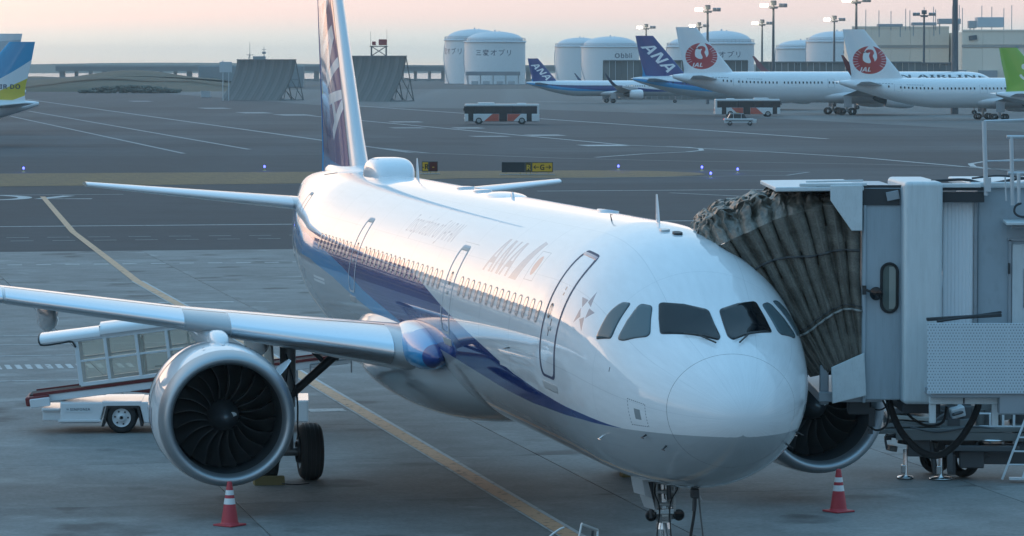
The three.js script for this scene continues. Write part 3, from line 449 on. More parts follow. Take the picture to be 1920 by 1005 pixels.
const vaneGeo = loft([[.5, .10], [1.0, .13]].map(([r, c]) => { const o = []; for (let i = 0; i < 8; i++) { const a = i / 8 * 2 * PI; o.push([.012 * Math.cos(a) + c * .3 * Math.sin(a), r, c * Math.sin(a)]); } return o; }));
function engine(k) {   // k = 1 on the right wing, -1 on the left
  const e = group('engine', plane); e.position.set(-k * 5.75, 1.855, -15.66); e.rotation.x = 0.02;
  mesh('inlet_lip', lathe([[1.045, -.34], [1.03, -.27], [1.035, -.18], [1.055, -.09], [1.09, -.025], [1.135, 0], [1.18, -.02], [1.215, -.07], [1.25, -.17], [1.275, -.30], [1.285, -.42]], 96), metalLip, e);
  mesh('inlet_duct', lathe([[1.045, -.345], [1.05, -.5], [1.04, -.9], [1.03, -1.5], [.98, -1.9], [.55, -2.2], [0, -2.25]].reverse(), 72), ductMat, e);
  const cowl = mesh('cowl', lathe([[1.285, -.425], [1.315, -.7], [1.335, -1.1], [1.335, -1.6], [1.30, -2.2], [1.22, -2.9], [1.10, -3.5], [1.06, -3.52], [1.0, -3.2]].reverse(), 96), gloss(0.70, 0.73, 0.75, { clearcoatRoughness: 0.03 }), e);
  mesh('cowl_joint', lathe([[1.340, -1.52], [1.341, -1.545], [1.336, -1.55]], 72), sealMat, cowl); mesh('cowl_joint', lathe([[1.245, -2.70], [1.246, -2.725], [1.24, -2.73]], 72), sealMat, cowl);
  mesh('core_nozzle', lathe([[.86, -3.0], [.78, -3.9], [.60, -4.6], [.50, -4.62], [.45, -4.2]].reverse(), 48), mat(.32, .29, .26, { metalness: .8, roughness: .4 }), e);
  mesh('exhaust_plug', lathe([[0, -5.4], [.18, -5.0], [.36, -4.5], [.42, -4.0]], 32), mat(.25, .23, .21, { metalness: .8, roughness: .45 }), e);
  for (let n = 0; n < 20; n++) { const b = mesh('fan_blade', bladeGeo, fanMat, e); b.position.z = -.95; b.rotation.z = n / 20 * 2 * PI + .1; }
  for (let n = 0; n < 40; n++) { const b = mesh('guide_vane', vaneGeo, ductMat, e); b.position.z = -1.55; b.rotation.z = n / 40 * 2 * PI; }
  const sp = mesh('spinner', lathe([[.31, -1.05], [.305, -.9], [.25, -.68], [.15, -.5], [.05, -.40], [0, -.385]], 40), spinnerMat, e);
  mesh('spinner_mark', sheet((u, v) => { const z = lerp(-.47, -.60, u), r = lerp(.125, .205, u) + .012, a = .15 + v * lerp(.5, .12, u); return V(r * Math.cos(a), r * Math.sin(a), z); }, range(0, 1, 5), range(0, 1.4, 5)), mat(.8, .8, .78), sp);
  // strake on the inner flank, and a stencil panel on the outer one
  const sa = k > 0 ? .62 : PI - .62;
  mesh('strake', loft([[0, 1], [.5, .8], [1, .35]].map(([f, w]) => { const r = 1.30 + .36 * f, o = []; for (let i = 0; i < 10; i++) { const a = i / 10 * 2 * PI, z = -1.25 - .28 * f + .52 * w * Math.sin(a), q = .012 * Math.cos(a); o.push([r * Math.cos(sa) - q * Math.sin(sa), r * Math.sin(sa) + q * Math.cos(sa), z]); } return o; })), paintWhite, e);
  const cy2 = (a0, a1, z0, z1, o) => sheet((u, v) => { const z = lerp(z0, z1, u), a = lerp(a0, a1, v), r = 1.3365 + o; return V(r * Math.cos(a), r * Math.sin(a), z); }, [0, 1], range(0, 1, 6));
  if (k > 0) mesh('maker_plate', [cy2(PI - .10, PI + .14, -1.15, -1.40, .004), cy2(PI + .17, PI + .2, -1.15, -1.40, .004)], mat(.32, .35, .40), cowl);
  mesh('latch', [cy2(PI / 2 + .28, PI / 2 + .31, -.80, -.86, .012), cy2(PI / 2 - .12, PI / 2 - .10, -.62, -.66, .0)], metalDark, cowl);
  // pylon
  const py = mesh('pylon', loft([[.50, 1.335, 1.325, .03], [-.2, 1.38, 1.24, .10], [-1.0, 1.42, 1.20, .18], [-1.9, 1.56, 1.05, .22], [-3.2, 1.60, 1.02, .22], [-5.2, 1.5, 1.1, .16], [-6.2, 1.4, 1.3, .04]].map(([z, top, bot, w]) => { const o = []; for (let i = 0; i < 16; i++) { const a = i / 16 * 2 * PI; o.push([w * superE(Math.cos(a), .7), (top + bot) / 2 + (top - bot) / 2 * superE(Math.sin(a), .7), z - 1.4]); } return o; })), gloss(.50, .53, .56, { clearcoatRoughness: .1 }), e);
  mesh('pylon_nose', sheet((u, t) => { const f = Math.pow(Math.max(0, 1 - Math.abs(u) ** 2.2), .55); return V(.20 * f * superE(Math.sin(t), .75), 1.32 + .04 * u + .20 * f * superE(Math.cos(t), .75), -1.75 - .62 * u); }, range(-.999, .999, 24), range(-PI, PI, 28)), paintWhite, py);
  return e;
}
engine(1); engine(-1);
// --- landing gear
const tyreGeo = (R, w) => { const p = []; for (let i = 0; i <= 20; i++) { const a = -PI / 2 + i / 20 * PI; p.push([R * .60 + R * .40 * Math.abs(Math.cos(a)) ** .42, w / 2 * Math.sin(a)]); } const g = latheY(p, 44); g.rotateZ(PI / 2); return g; };
const grooves = (R, w) => [-.28, -.1, .1, .28].map(f => { const g = latheY([[R - .012, (f - .02) * w], [R + .0015, (f - .02) * w], [R + .0015, (f + .02) * w], [R - .012, (f + .02) * w]], 44); g.rotateZ(PI / 2); return g; });
const mainTyre = tyreGeo(.585, .46), noseTyre = tyreGeo(.38, .23);
function wheel(parent, R, w, geo, x, y, z) {
  const g = group('wheel', parent); g.position.set(x, y, z); mesh('tyre', geo, rubber, g);
  for (const k of [1, -1]) mesh('rim', latheY([[.05, k * w * .40], [R * .30, k * w * .40], [R * .34, k * w * .30], [R * .55, k * w * .32], [R * .62, k * w * .46]], 32).rotateZ(PI / 2), hubMat, g); return g;
}
for (const k of [1, -1]) {
  const g = group('main_gear', plane); g.position.set(-k * 3.795, 0, -21.97);
  mesh('strut', [bar(0, .62, 0, 0, 1.6, 0, .115, .115, 18), bar(0, 1.5, 0, k * .02, 3.3, -.1, .155, .17, 18), bar(-.62, .585, 0, .62, .585, 0, .09, .09, 14)], metalGear, g);
  mesh('side_stay', [bar(k * .02, 1.72, .06, k * 1.55, 3.05, .05, .085, .10, 12), bar(k * .7, 2.45, .12, k * .1, 3.05, .05, .05, .05, 10), bar(k * .9, 2.52, .05, k * 1.0, 2.66, .05, .16, .14, 10)], metalDark, g);
  mesh('torque_link', [bar(0, .72, -.12, 0, 1.15, -.46, .05, .04), bar(0, 1.15, -.46, 0, 1.65, -.15, .04, .05)], metalGear, g);
  mesh('brake_hose', [tube([[-.05 * k, 2.6, .16], [k * .16, 1.7, .24], [k * .18, 1.0, .22], [k * .26, .7, .15]], .018, 16), tube([[0, 2.4, .18], [-k * .14, 1.5, .22], [-k * .2, .75, .18]], .014, 16)], blackPlastic, g);
  mesh('gear_door', box(.05, 1.75, 1.25, -k * .36, 2.35, -.1, 0, 0, k * .06, .02), paintGrey, g);
  mesh('door_link', [bar(0, 2.1, 0, -k * .34, 2.2, 0, .03)], metalGear, g);
  for (const x of [-.46, .46]) { wheel(g, .585, .46, mainTyre, x, .583, 0); mesh('tyre_groove', grooves(.585, .46).map(q => q.translate(x, .583, 0)), blackPlastic, g); mesh('brake', [latheY([[.22, -.13], [.24, -.11], [.24, .11], [.22, .13]], 24).rotateZ(PI / 2).translate(x * .66, .583, 0)], metalDark, g); }
}
{
  const g = group('nose_gear', plane); g.position.set(0, 0, -5.07);
  mesh('strut', [bar(0, .42, 0, 0, 1.2, 0, .07, .07, 16), bar(0, 1.1, 0, 0, 2.0, -.05, .10, .11, 18), bar(-.3, .38, 0, .3, .38, 0, .06)], metalBright, g);
  const gearPale = mat(.46, .48, .48, { metalness: .3, roughness: .4 });
  mesh('drag_brace', [bar(-.06, 1.36, .1, -.38, 1.92, -.1, .04), bar(.06, 1.36, .1, .38, 1.92, -.1, .04), bar(-.15, 1.3, .12, -.15, 1.98, .12, .032), bar(.15, 1.3, .12, .15, 1.98, .12, .032), bar(-.16, 1.62, .13, .16, 1.62, .13, .03), bar(-.16, 1.42, .13, .16, 1.42, .13, .026)], gearPale, g);
  mesh('actuator', [bar(-.24, 1.44, .14, -.24, 1.80, .1, .05), bar(-.24, 1.2, .16, -.24, 1.46, .14, .025), bar(.05, 1.50, .2, .05, 1.86, .16, .04)], metalDark, g);
  mesh('collar', [new THREE.CylinderGeometry(.125, .125, .12, 20).translate(0, 1.40, 0), new THREE.CylinderGeometry(.11, .125, .10, 20).translate(0, 1.06, 0), box(.30, .10, .2, 0, 1.30, .06, 0, 0, 0, .02)], metalBright, g);
  mesh('placard', box(.10, .16, .01, .0, 1.20, .135), mat(.75, .75, .72), g);
  mesh('torque_link', [bar(0, .55, .1, 0, .8, .34, .035), bar(0, .8, .34, 0, 1.12, .1, .035), box(.22, .12, .16, 0, 1.18, .06, 0, 0, 0, .02), bar(-.2, 1.22, .02, .2, 1.22, .02, .06)], metalGear, g);
  mesh('hose', [tube([[-.1, 1.9, .1], [-.18, 1.62, .18], [-.10, 1.38, .18], [-.13, .9, .12], [-.1, .5, .1]], .011, 18), tube([[.1, 1.9, .1], [.2, 1.7, .17], [.08, 1.45, .18], [.12, .7, .1]], .010, 18)], blackPlastic, g);
  for (const k of [-1, 1]) { const l = mesh('taxi_light', [lathe([[0, -.10], [.07, -.09], [.09, 0], [.094, .03], [.08, .035]], 24).translate(k * .23, 1.24, .1), bar(k * .1, 1.24, .05, k * .2, 1.24, .05, .025)], metalDark, g); mesh('lens', lathe([[.079, .022], [.05, .03], [0, .032]], 24).translate(k * .23, 1.24, .1), glassDark, l); }
  wheel(g, .38, .23, noseTyre, -.26, .379, 0); wheel(g, .38, .23, noseTyre, .26, .379, 0);
  mesh('gear_door', [extr([[-.05, .28], [.05, .26], [.20, -.30], [.12, -.10], [.02, -.06]], .5, .01).rotateY(.15).translate(-.46, 1.66, .2)], paintGrey, g).userData.label = 'pale grey nose gear door hanging open';
  mesh('gear_door', [box(.03, .44, .5, .44, 1.68, .15, 0, 0, .5, .012)], paintGrey, g);
  mesh('well_panel', [box(.66, .03, 1.6, 0, 1.885, -.3, 0, 0, 0, .01)], blackPlastic, g);
}
// yellow chocks at the main wheels
for (const [x, z, lab] of [[-4.28, -21.25, 'yellow wheel chock ahead of the right main wheel, partly behind the nearer engine'], [3.33, -21.25, 'yellow wheel chock ahead of the left main wheels, behind the farther engine']]) {
  const t = thing('wheel_chock', lab, 'chock', 'wheel chocks'); t.position.set(NOSE[0] + x * cy + z * sy, 0.002, NOSE[1] - x * sy + z * cy); t.rotation.y = YAW;
  mesh('block', extr([[-.16, 0], [.16, 0], [.07, .17], [-.07, .17]], .62, .012).rotateY(PI / 2), mat(.20, .17, .07, { roughness: .8 }), t);
  mesh('rope', tube([[.2, .03, .1], [.5, .02, .3], [.8, .02, .15]], .012, 12), blackPlastic, t);
}

// ---------------------------------------------------------------- boarding bridge
const grime = noiseTex(512, (u, v) => { const a = fb(u, 0.37, 48, 4, 661), b = fb(u, v, 12, 4, 667), c = fb(u, v * 0.25, 64, 3, 671), k = 246 - 16 * clamp((a - .5) * 2.4, 0, 1) * clamp(b * 1.6 - .4, 0, 1) - 10 * clamp((c - .6) * 4, 0, 1) - 12 * (b - .5); return [k, k, k - 4]; });
const bridgePaint = mat(0.36, 0.435, 0.50, { roughness: 0.45, map: grime }), bridgeLight = mat(0.62, 0.685, 0.73, { roughness: 0.4, map: grime }), bridgeDark = mat(0.035, 0.04, 0.045, { roughness: 0.6 }), bridgeSteel = mat(0.30, 0.34, 0.37, { roughness: 0.5, metalness: 0.2 });
const bellowsTex = noiseTex(512, (u, v) => { const a = fb(u, v, 64, 4, 301), b = fb(u, v, 6, 4, 307), k = 165 + 80 * (a - .5) + 90 * (b - .5); return [k + 4, k, k - 8]; });
const bellowsMat = mat(0.30, 0.292, 0.27, { roughness: 0.42, map: bellowsTex });
const curtainMat = mat(.74, .79, .82, { roughness: .4 });
const bridge = thing('boarding_bridge', 'pale blue-grey boarding bridge with dark pleated canopy at the airliner door', 'boarding bridge');
{
  const B = (n, gs, m, p = bridge) => mesh(n, gs, m, p);
  // cab: shell, near wall with oval window, hood panels
  B('cab', [box(.62, 3.32, 3.4, 5.77, 4.90, -58.92, 0, 0, 0, .03), box(.05, 3.1, .10, 5.50, 4.75, -57.24, 0, 0, 0, .015)], bridgePaint);
  B('cab_floor', [box(1.0, .16, 3.2, 5.30, 3.28, -58.9, 0, 0, 0, .02), box(.14, .62, .14, 4.90, 3.46, -57.5, 0, 0, 0, .02)], bridgeSteel);
  const polyPanel = (pts, t, z, m, n) => B(n, extr(pts, t, .012).translate(0, 0, z), m);
  polyPanel([[4.955, 6.60], [5.453, 6.605], [5.453, 5.895], [5.287, 5.895], [4.955, 6.368]], .07, -57.14, bridgeLight, 'hood_panel');
  polyPanel([[4.98, 3.76], [5.495, 3.99], [5.53, 3.32], [5.0, 3.195]], .07, -57.14, bridgeLight, 'lower_panel');
  const roof = B('canopy_roof', [box(1.38, .07, 3.5, 4.79, 6.545, -58.9, 0, 0, .012, .02)], bridgeLight);
  B('roof_edge', [box(1.05, .05, .06, 5.0, 6.61, -57.2, 0, 0, .01, .015), box(.9, .03, .05, 5.05, 6.655, -57.5, 0, 0, .02, .01)], bridgeLight, roof);
  B('roof_gap', [box(1.55, .10, .12, 5.52, 6.55, -57.30), box(.60, .26, .05, 5.74, 6.42, -57.215)], bridgeDark);
  B('gap_plate', [box(.20, .14, .03, 5.93, 6.44, -57.17, 0, 0, .2, .01)], bridgeSteel);
  const win = (() => { const r = .145, h = .40, o = []; for (let i = 0; i <= 12; i++) { const a = i / 12 * PI; o.push([r * Math.cos(a), h - r + r * Math.sin(a)]); } for (let i = 0; i <= 12; i++) { const a = PI + i / 12 * PI; o.push([r * Math.cos(a), -h + r + r * Math.sin(a)]); } return o; })();
  const sc = (k, l) => win.map(([a, b]) => [a * k, b * l]);
  const wf = B('window_frame', extr(sc(1.0, 1.0), .06, .012, [sc(.72, .90)]).translate(5.889, 5.0, -57.215), rubber);
  B('pane', extr(sc(.74, .91), .012).translate(5.889, 5.0, -57.222), gloss(.12, .15, .135, { roughness: .1 }), wf);
  B('blind', box(.10, .66, .01, 5.935, 5.0, -57.2135), mat(.30, .32, .29), wf);
  const sl = B('floodlight', [lathe([[0, -.10], [.08, -.09], [.105, 0], [.105, .02]], 20).rotateY(-.5).translate(5.67, 4.92, -57.05), bar(5.50, 4.98, -57.12, 5.62, 4.93, -57.1, .02), box(.06, .14, .06, 5.49, 4.97, -57.13)], blackPlastic);
  B('lens', lathe([[.10, .02], [.05, .03], [0, .032]], 20).rotateY(-.5).translate(5.67, 4.92, -57.05), glassDark, sl);
  // corner pillar with softened edges, then the rolled curtain and the tunnel
  B('corner_pillar', [box(.60, 3.46, 2.6, 6.37, 4.94, -58.1, 0, 0, 0, .07)], bridgeLight);
  B('corner_return', [box(.26, 3.40, .5, 6.19, 4.92, -57.25, 0, 0, 0, .05)], bridgePaint);
  B('curtain_box', [box(.66, .16, .16, 7.01, 6.42, -57.12, 0, 0, 0, .01), box(.72, .05, .2, 6.98, 6.55, -57.14)], bridgeDark);
  B('curtain_cap', [box(.64, .06, .22, 6.96, 6.60, -57.1, 0, 0, 0, .01)], bridgeLight);
  for (let i = 0; i < 8; i++) B('curtain_slat', new THREE.CylinderGeometry(.038, .038, 2.05, 12, 1).scale(1, 1, .55).translate(6.76 + i * .058, 5.36, -57.29), curtainMat);
  B('curtain_rail', [box(.055, 2.1, .07, 7.235, 5.35, -57.28, 0, 0, 0, .008), box(.03, 2.1, .08, 6.70, 5.35, -57.3)], bridgeSteel);
  for (const y of [4.72, 5.25, 5.75, 6.2]) B('rail_clip', box(.03, .035, .03, 7.235, y, -57.235), bridgeSteel);
  B('tunnel', [box(6.0, 3.2, 2.8, 10.27, 4.98, -58.72, 0, 0, 0, .03)], bridgePaint);
  B('tunnel_roof', [box(6.4, .10, 3.0, 10.35, 6.61, -58.75, 0, 0, .004, .03)], bridgeLight);
  B('roof_cable', [tube([[6.55, 6.66, -57.4], [7.1, 6.68, -57.42], [7.4, 6.62, -57.4], [8.0, 6.70, -57.42], [8.6, 6.66, -57.4]], .022, 24), tube([[7.2, 6.70, -57.5], [7.6, 6.74, -57.5], [8.3, 6.68, -57.5]], .016, 20)], bridgeDark);
  const dr = B('service_door', [box(.9, 2.15, .05, 8.26, 4.60, -57.31, 0, 0, 0, .012)], bridgeLight);
  B('door_frame', [box(.045, 2.25, .07, 7.775, 4.62, -57.30), box(1.05, .04, .07, 8.26, 5.75, -57.30)], bridgeSteel, dr);
  B('door_window', box(.35, .62, .03, 8.17, 4.99, -57.275, 0, 0, 0, .01), glassDark, dr);
  for (const y of [4.15, 5.3]) B('hinge', box(.035, .17, .04, 7.76, y, -57.25, 0, 0, 0, .006), bridgeDark, dr);
  B('door_canopy', [box(.75, .05, .5, 8.03, 6.03, -57.05, 0, .05, 0, .015)], bridgeLight);
  B('strip_light', [box(.6, .05, .16, 8.05, 5.96, -57.05, 0, 0, 0, .012)], bridgeSteel);
  B('wall_hook', tube([[7.93, 6.32, -57.2], [7.84, 6.28, -57.15], [7.82, 6.18, -57.12], [7.9, 6.12, -57.12], [8.1, 6.11, -57.14]], .018, 16), bridgeDark);
  // roof guard rails
  const rl = mat(.52, .57, .60, { metalness: .3, roughness: .4 });
  B('guard_post', [bar(7.36, 6.45, -57.0, 7.32, 7.60, -57.0, .035), box(.10, .22, .08, 7.38, 6.62, -56.98)], rl);
  B('guard_post', [bar(7.76, 6.3, -56.9, 7.73, 7.36, -56.9, .032)], rl);
  B('guard_post', [bar(7.62, 6.38, -56.6, 7.60, 6.75, -56.6, .012), bar(7.83, 6.35, -56.7, 7.82, 6.8, -56.7, .028)], rl);
  B('guard_rail', [bar(7.32, 7.60, -57.0, 9.0, 7.66, -57.0, .02), bar(7.34, 6.98, -57.0, 9.0, 7.02, -57.0, .014), bar(7.66, 7.36, -56.9, 9, 7.36, -56.9, .028), bar(7.68, 6.80, -56.9, 9, 6.78, -56.9, .028)], rl);
  // landing with a balustrade of perforated sheet
  const [pc, px] = canvas(256, 256); px.fillStyle = '#c5cfd4'; px.fillRect(0, 0, 256, 256); px.fillStyle = '#7f8c93'; for (let j = 0; j < 8; j++) for (let i = 0; i < 8; i++) { px.beginPath(); px.arc(i * 32 + 16 + (j % 2) * 16, j * 32 + 16, 7.5, 0, 7); px.fill(); }
  const perf = tex(pc); const pg = extr([[6.34, 3.46], [8.1, 3.46], [8.45, 4.02], [11.6, 4.02], [11.6, 4.54], [6.34, 4.54]], .03, .006); { const p = pg.attributes.position, uv = pg.attributes.uv; for (let i = 0; i < p.count; i++) uv.setXY(i, p.getX(i) / .36, p.getY(i) / .36); }
  B('balustrade', pg.translate(0, 0, -55.9), mat(.92, .97, 1, { map: perf, roughness: .45 }));
  B('balustrade_cap', [box(1.15, .05, .12, 6.95, 4.60, -56.35, 0, 0, .06, .01), bar(6.5, 4.56, -56.0, 7.55, 4.66, -56.6, .02)], bridgeDark);
  B('handrail', tube([[8.3, 4.0, -55.8], [8.15, 3.95, -55.8], [8.13, 3.8, -55.8], [8.3, 3.66, -55.8], [8.6, 3.62, -55.8]], .025, 16), bridgeLight);
  B('landing', [box(5.2, .10, 1.3, 9.0, 3.44, -56.6, 0, 0, 0, .015)], bridgeSteel);
  const fr = B('landing_frame', [box(1.05, .17, .12, 6.93, 3.36, -56.2, 0, 0, 0, .015), box(.10, .44, .12, 6.46, 3.2, -56.25, 0, 0, 0, .01), box(.10, .48, .12, 7.42, 3.18, -56.25, 0, 0, 0, .01)], bridgeLight);
  B('frame_joint', [box(.02, .15, .02, 6.93, 3.36, -56.135)], bridgeDark, fr);
  B('stair_stringer', [box(.14, .5, .12, 8.2, 3.2, -56, 0, 0, .8, .01), box(1.4, .16, .12, 8.5, 2.95, -55.9, 0, 0, -.5, .01), box(.6, .3, .3, 7.75, 3.28, -56.1, 0, 0, 0, .03)], bridgeSteel);
  B('underframe', [box(6, .25, 2.2, 10, 3.28, -58.7, 0, 0, 0, .02), box(.6, .22, 2.6, 6.4, 3.14, -58.5, 0, 0, 0, .02)], bridgeDark);
  // the lift columns stand beyond the right edge of the picture
  for (const z of [-57.6, -60.0]) B('lift_column', [box(.32, 4.2, .32, 11.6, 2.6, z, 0, 0, 0, .02), bar(11.6, .1, z, 11.6, .5, z, .3, .3, 16)], bridgeSteel);
  B('wheel_carriage', [box(.8, .35, 3.0, 11.6, .55, -58.8, 0, 0, 0, .03), box(2.0, .2, .6, 12.2, .9, -58.8, 0, 0, 0, .03)], bridgeSteel);
  for (const z of [-57.5, -60.1]) B('carriage_wheel', tyreGeo(.5, .36).rotateY(PI / 2).translate(11.6, .5, z), rubber);
  // hoses and cable loops under the cab
  B('hose', tube([[5.93, 3.30, -57.9], [6.02, 2.97, -57.9], [6.17, 2.66, -57.9], [6.48, 2.36, -57.8], [6.72, 2.32, -57.7], [7.0, 2.52, -57.6], [7.32, 3.06, -57.6], [7.36, 3.4, -57.6]], .055, 40, 9), rubber);
  B('cable', tube([[5.80, 3.26, -57.5], [5.91, 3.0, -57.45], [5.86, 2.80, -57.45], [5.72, 2.74, -57.5], [5.60, 2.82, -57.5]], .017, 24), rubber);
  B('cable', tube([[5.90, 3.28, -57.6], [5.88, 3.12, -57.5], [5.78, 3.06, -57.5], [5.66, 3.08, -57.5]], .013, 20), rubber);
  B('cable', tube([[6.1, 3.2, -57.8], [6.3, 2.92, -57.7], [6.55, 2.80, -57.6], [6.78, 2.86, -57.6], [6.84, 3.1, -57.6]], .022, 24), rubber);
  B('junction_box', [box(.34, .22, .3, 5.45, 3.10, -57.6, 0, 0, 0, .02), box(.1, .3, .1, 5.65, 2.95, -57.5, 0, 0, 0, .01), box(.07, .07, .07, 5.63, 2.72, -57.48)], bridgeDark);
}
{ // pleated canopy between cab and fuselage: ribs fan out from the sill to the roof
  const cv = (P) => { const c = new THREE.CatmullRomCurve3(P.map(p => V(p[0], p[1], p[2] || 0))); return u => c.getPoint(clamp(u, 0, 1)); };
  const bot = cv([[5.50, 3.98, -57.25], [5.28, 3.87, -57.28], [5.05, 3.72, -57.35], [4.88, 3.62, -57.5], [4.70, 3.55, -57.8]]);
  const sh = cv([[5.42, 6.15, -57.25], [4.95, 6.29, -57.28], [4.48, 6.17, -57.32], [4.07, 6.04, -57.38], [3.70, 5.86, -57.45], [3.36, 5.70, -57.6], [3.05, 5.52, -57.9]]);
  const rg = cv([[5.42, 6.40, -57.7], [4.95, 6.43, -57.75], [4.48, 6.46, -57.8], [4.07, 6.39, -57.85], [3.60, 6.25, -57.95], [3.16, 6.06, -58.1], [2.95, 5.80, -58.4]]);
  const NP = 10, pl = u => { const f = (u * NP) % 1; return Math.pow(Math.abs(Math.sin(PI * f)), .55); };
  const side = sheet((u, v) => {
    const vv = clamp(v, 0, 1), p = bot(u).lerp(sh(u), vv), k = Math.sin(PI * clamp(vv * 1.1, 0, 1) / 2) * .13 + .02;
    p.z += (pl(u) - .6) * k + .02 * (vn(u * 30, vv * 14, 512, 401) - .5); p.x += .025 * (vn(u * 8, vv * 5, 512, 402) - .5) + .03 * Math.sin(vv * 9 + Math.floor(u * NP) * 2.1) * .5; return p;
  }, range(0, 1, 160), range(0, 1, 40), (u, v) => [u * 2, v * 3]);
  const top = sheet((u, v) => {
    const vv = clamp(v, 0, 1), a = sh(u), r = rg(u), p = vv < .25 ? a.clone().lerp(r, Math.sin(vv / .25 * PI / 2)) : r.clone().add(V(0, 0, -(vv - .25) / .75 * 2.6));
    const wr = vn(u * 22 + vv * 6, vv * 12 - u * 9, 512, 411), w2 = vn(u * 46, vv * 30, 512, 417), e = clamp(vv * 9, 0, 1);
    p.y += e * (.11 * (wr - .55) + .05 * (w2 - .5) + .08 * (pl(u) - .5)); p.z += (pl(u) - .6) * .13 * (1 - clamp(vv * 6, 0, 1)) + .14 * e * (w2 - .5) + .08 * e * (wr - .5); p.x += .10 * e * (vn(u * 30, vv * 20 + 7, 512, 421) - .5); return p;
  }, range(0, 1, 200), range(0, 1, 60), (u, v) => [u * 2, v * 2 + .3]);
  const bl = mesh('bellows', [side, top], bellowsMat, bridge);
  for (const v of [.30, .33, .74]) mesh('strap', tube(range(.01, .97, 40).map(u => { const p = bot(u).lerp(sh(u), v + (v < .5 ? .02 : -.04) * Math.sin(u * 7)); return [p.x, p.y, p.z + (pl(u) - .6) * .12 + .035]; }), v === .33 ? .010 : .018, 120, 6), v < .31 ? mat(.30, .30, .28, { roughness: .6 }) : mat(.06, .06, .06), bl);
  for (let i = 1; i < NP; i++) mesh('rib', tube(range(.02, .97, 14).map(v => { const u = (i + .5) / NP, p = bot(u).lerp(sh(u), v); return [p.x, p.y, p.z + .42 * (Math.sin(PI * clamp(v * 1.1, 0, 1) / 2) * .13 + .02) - .012]; }), .02, 20, 6), bellowsMat, bl);
}

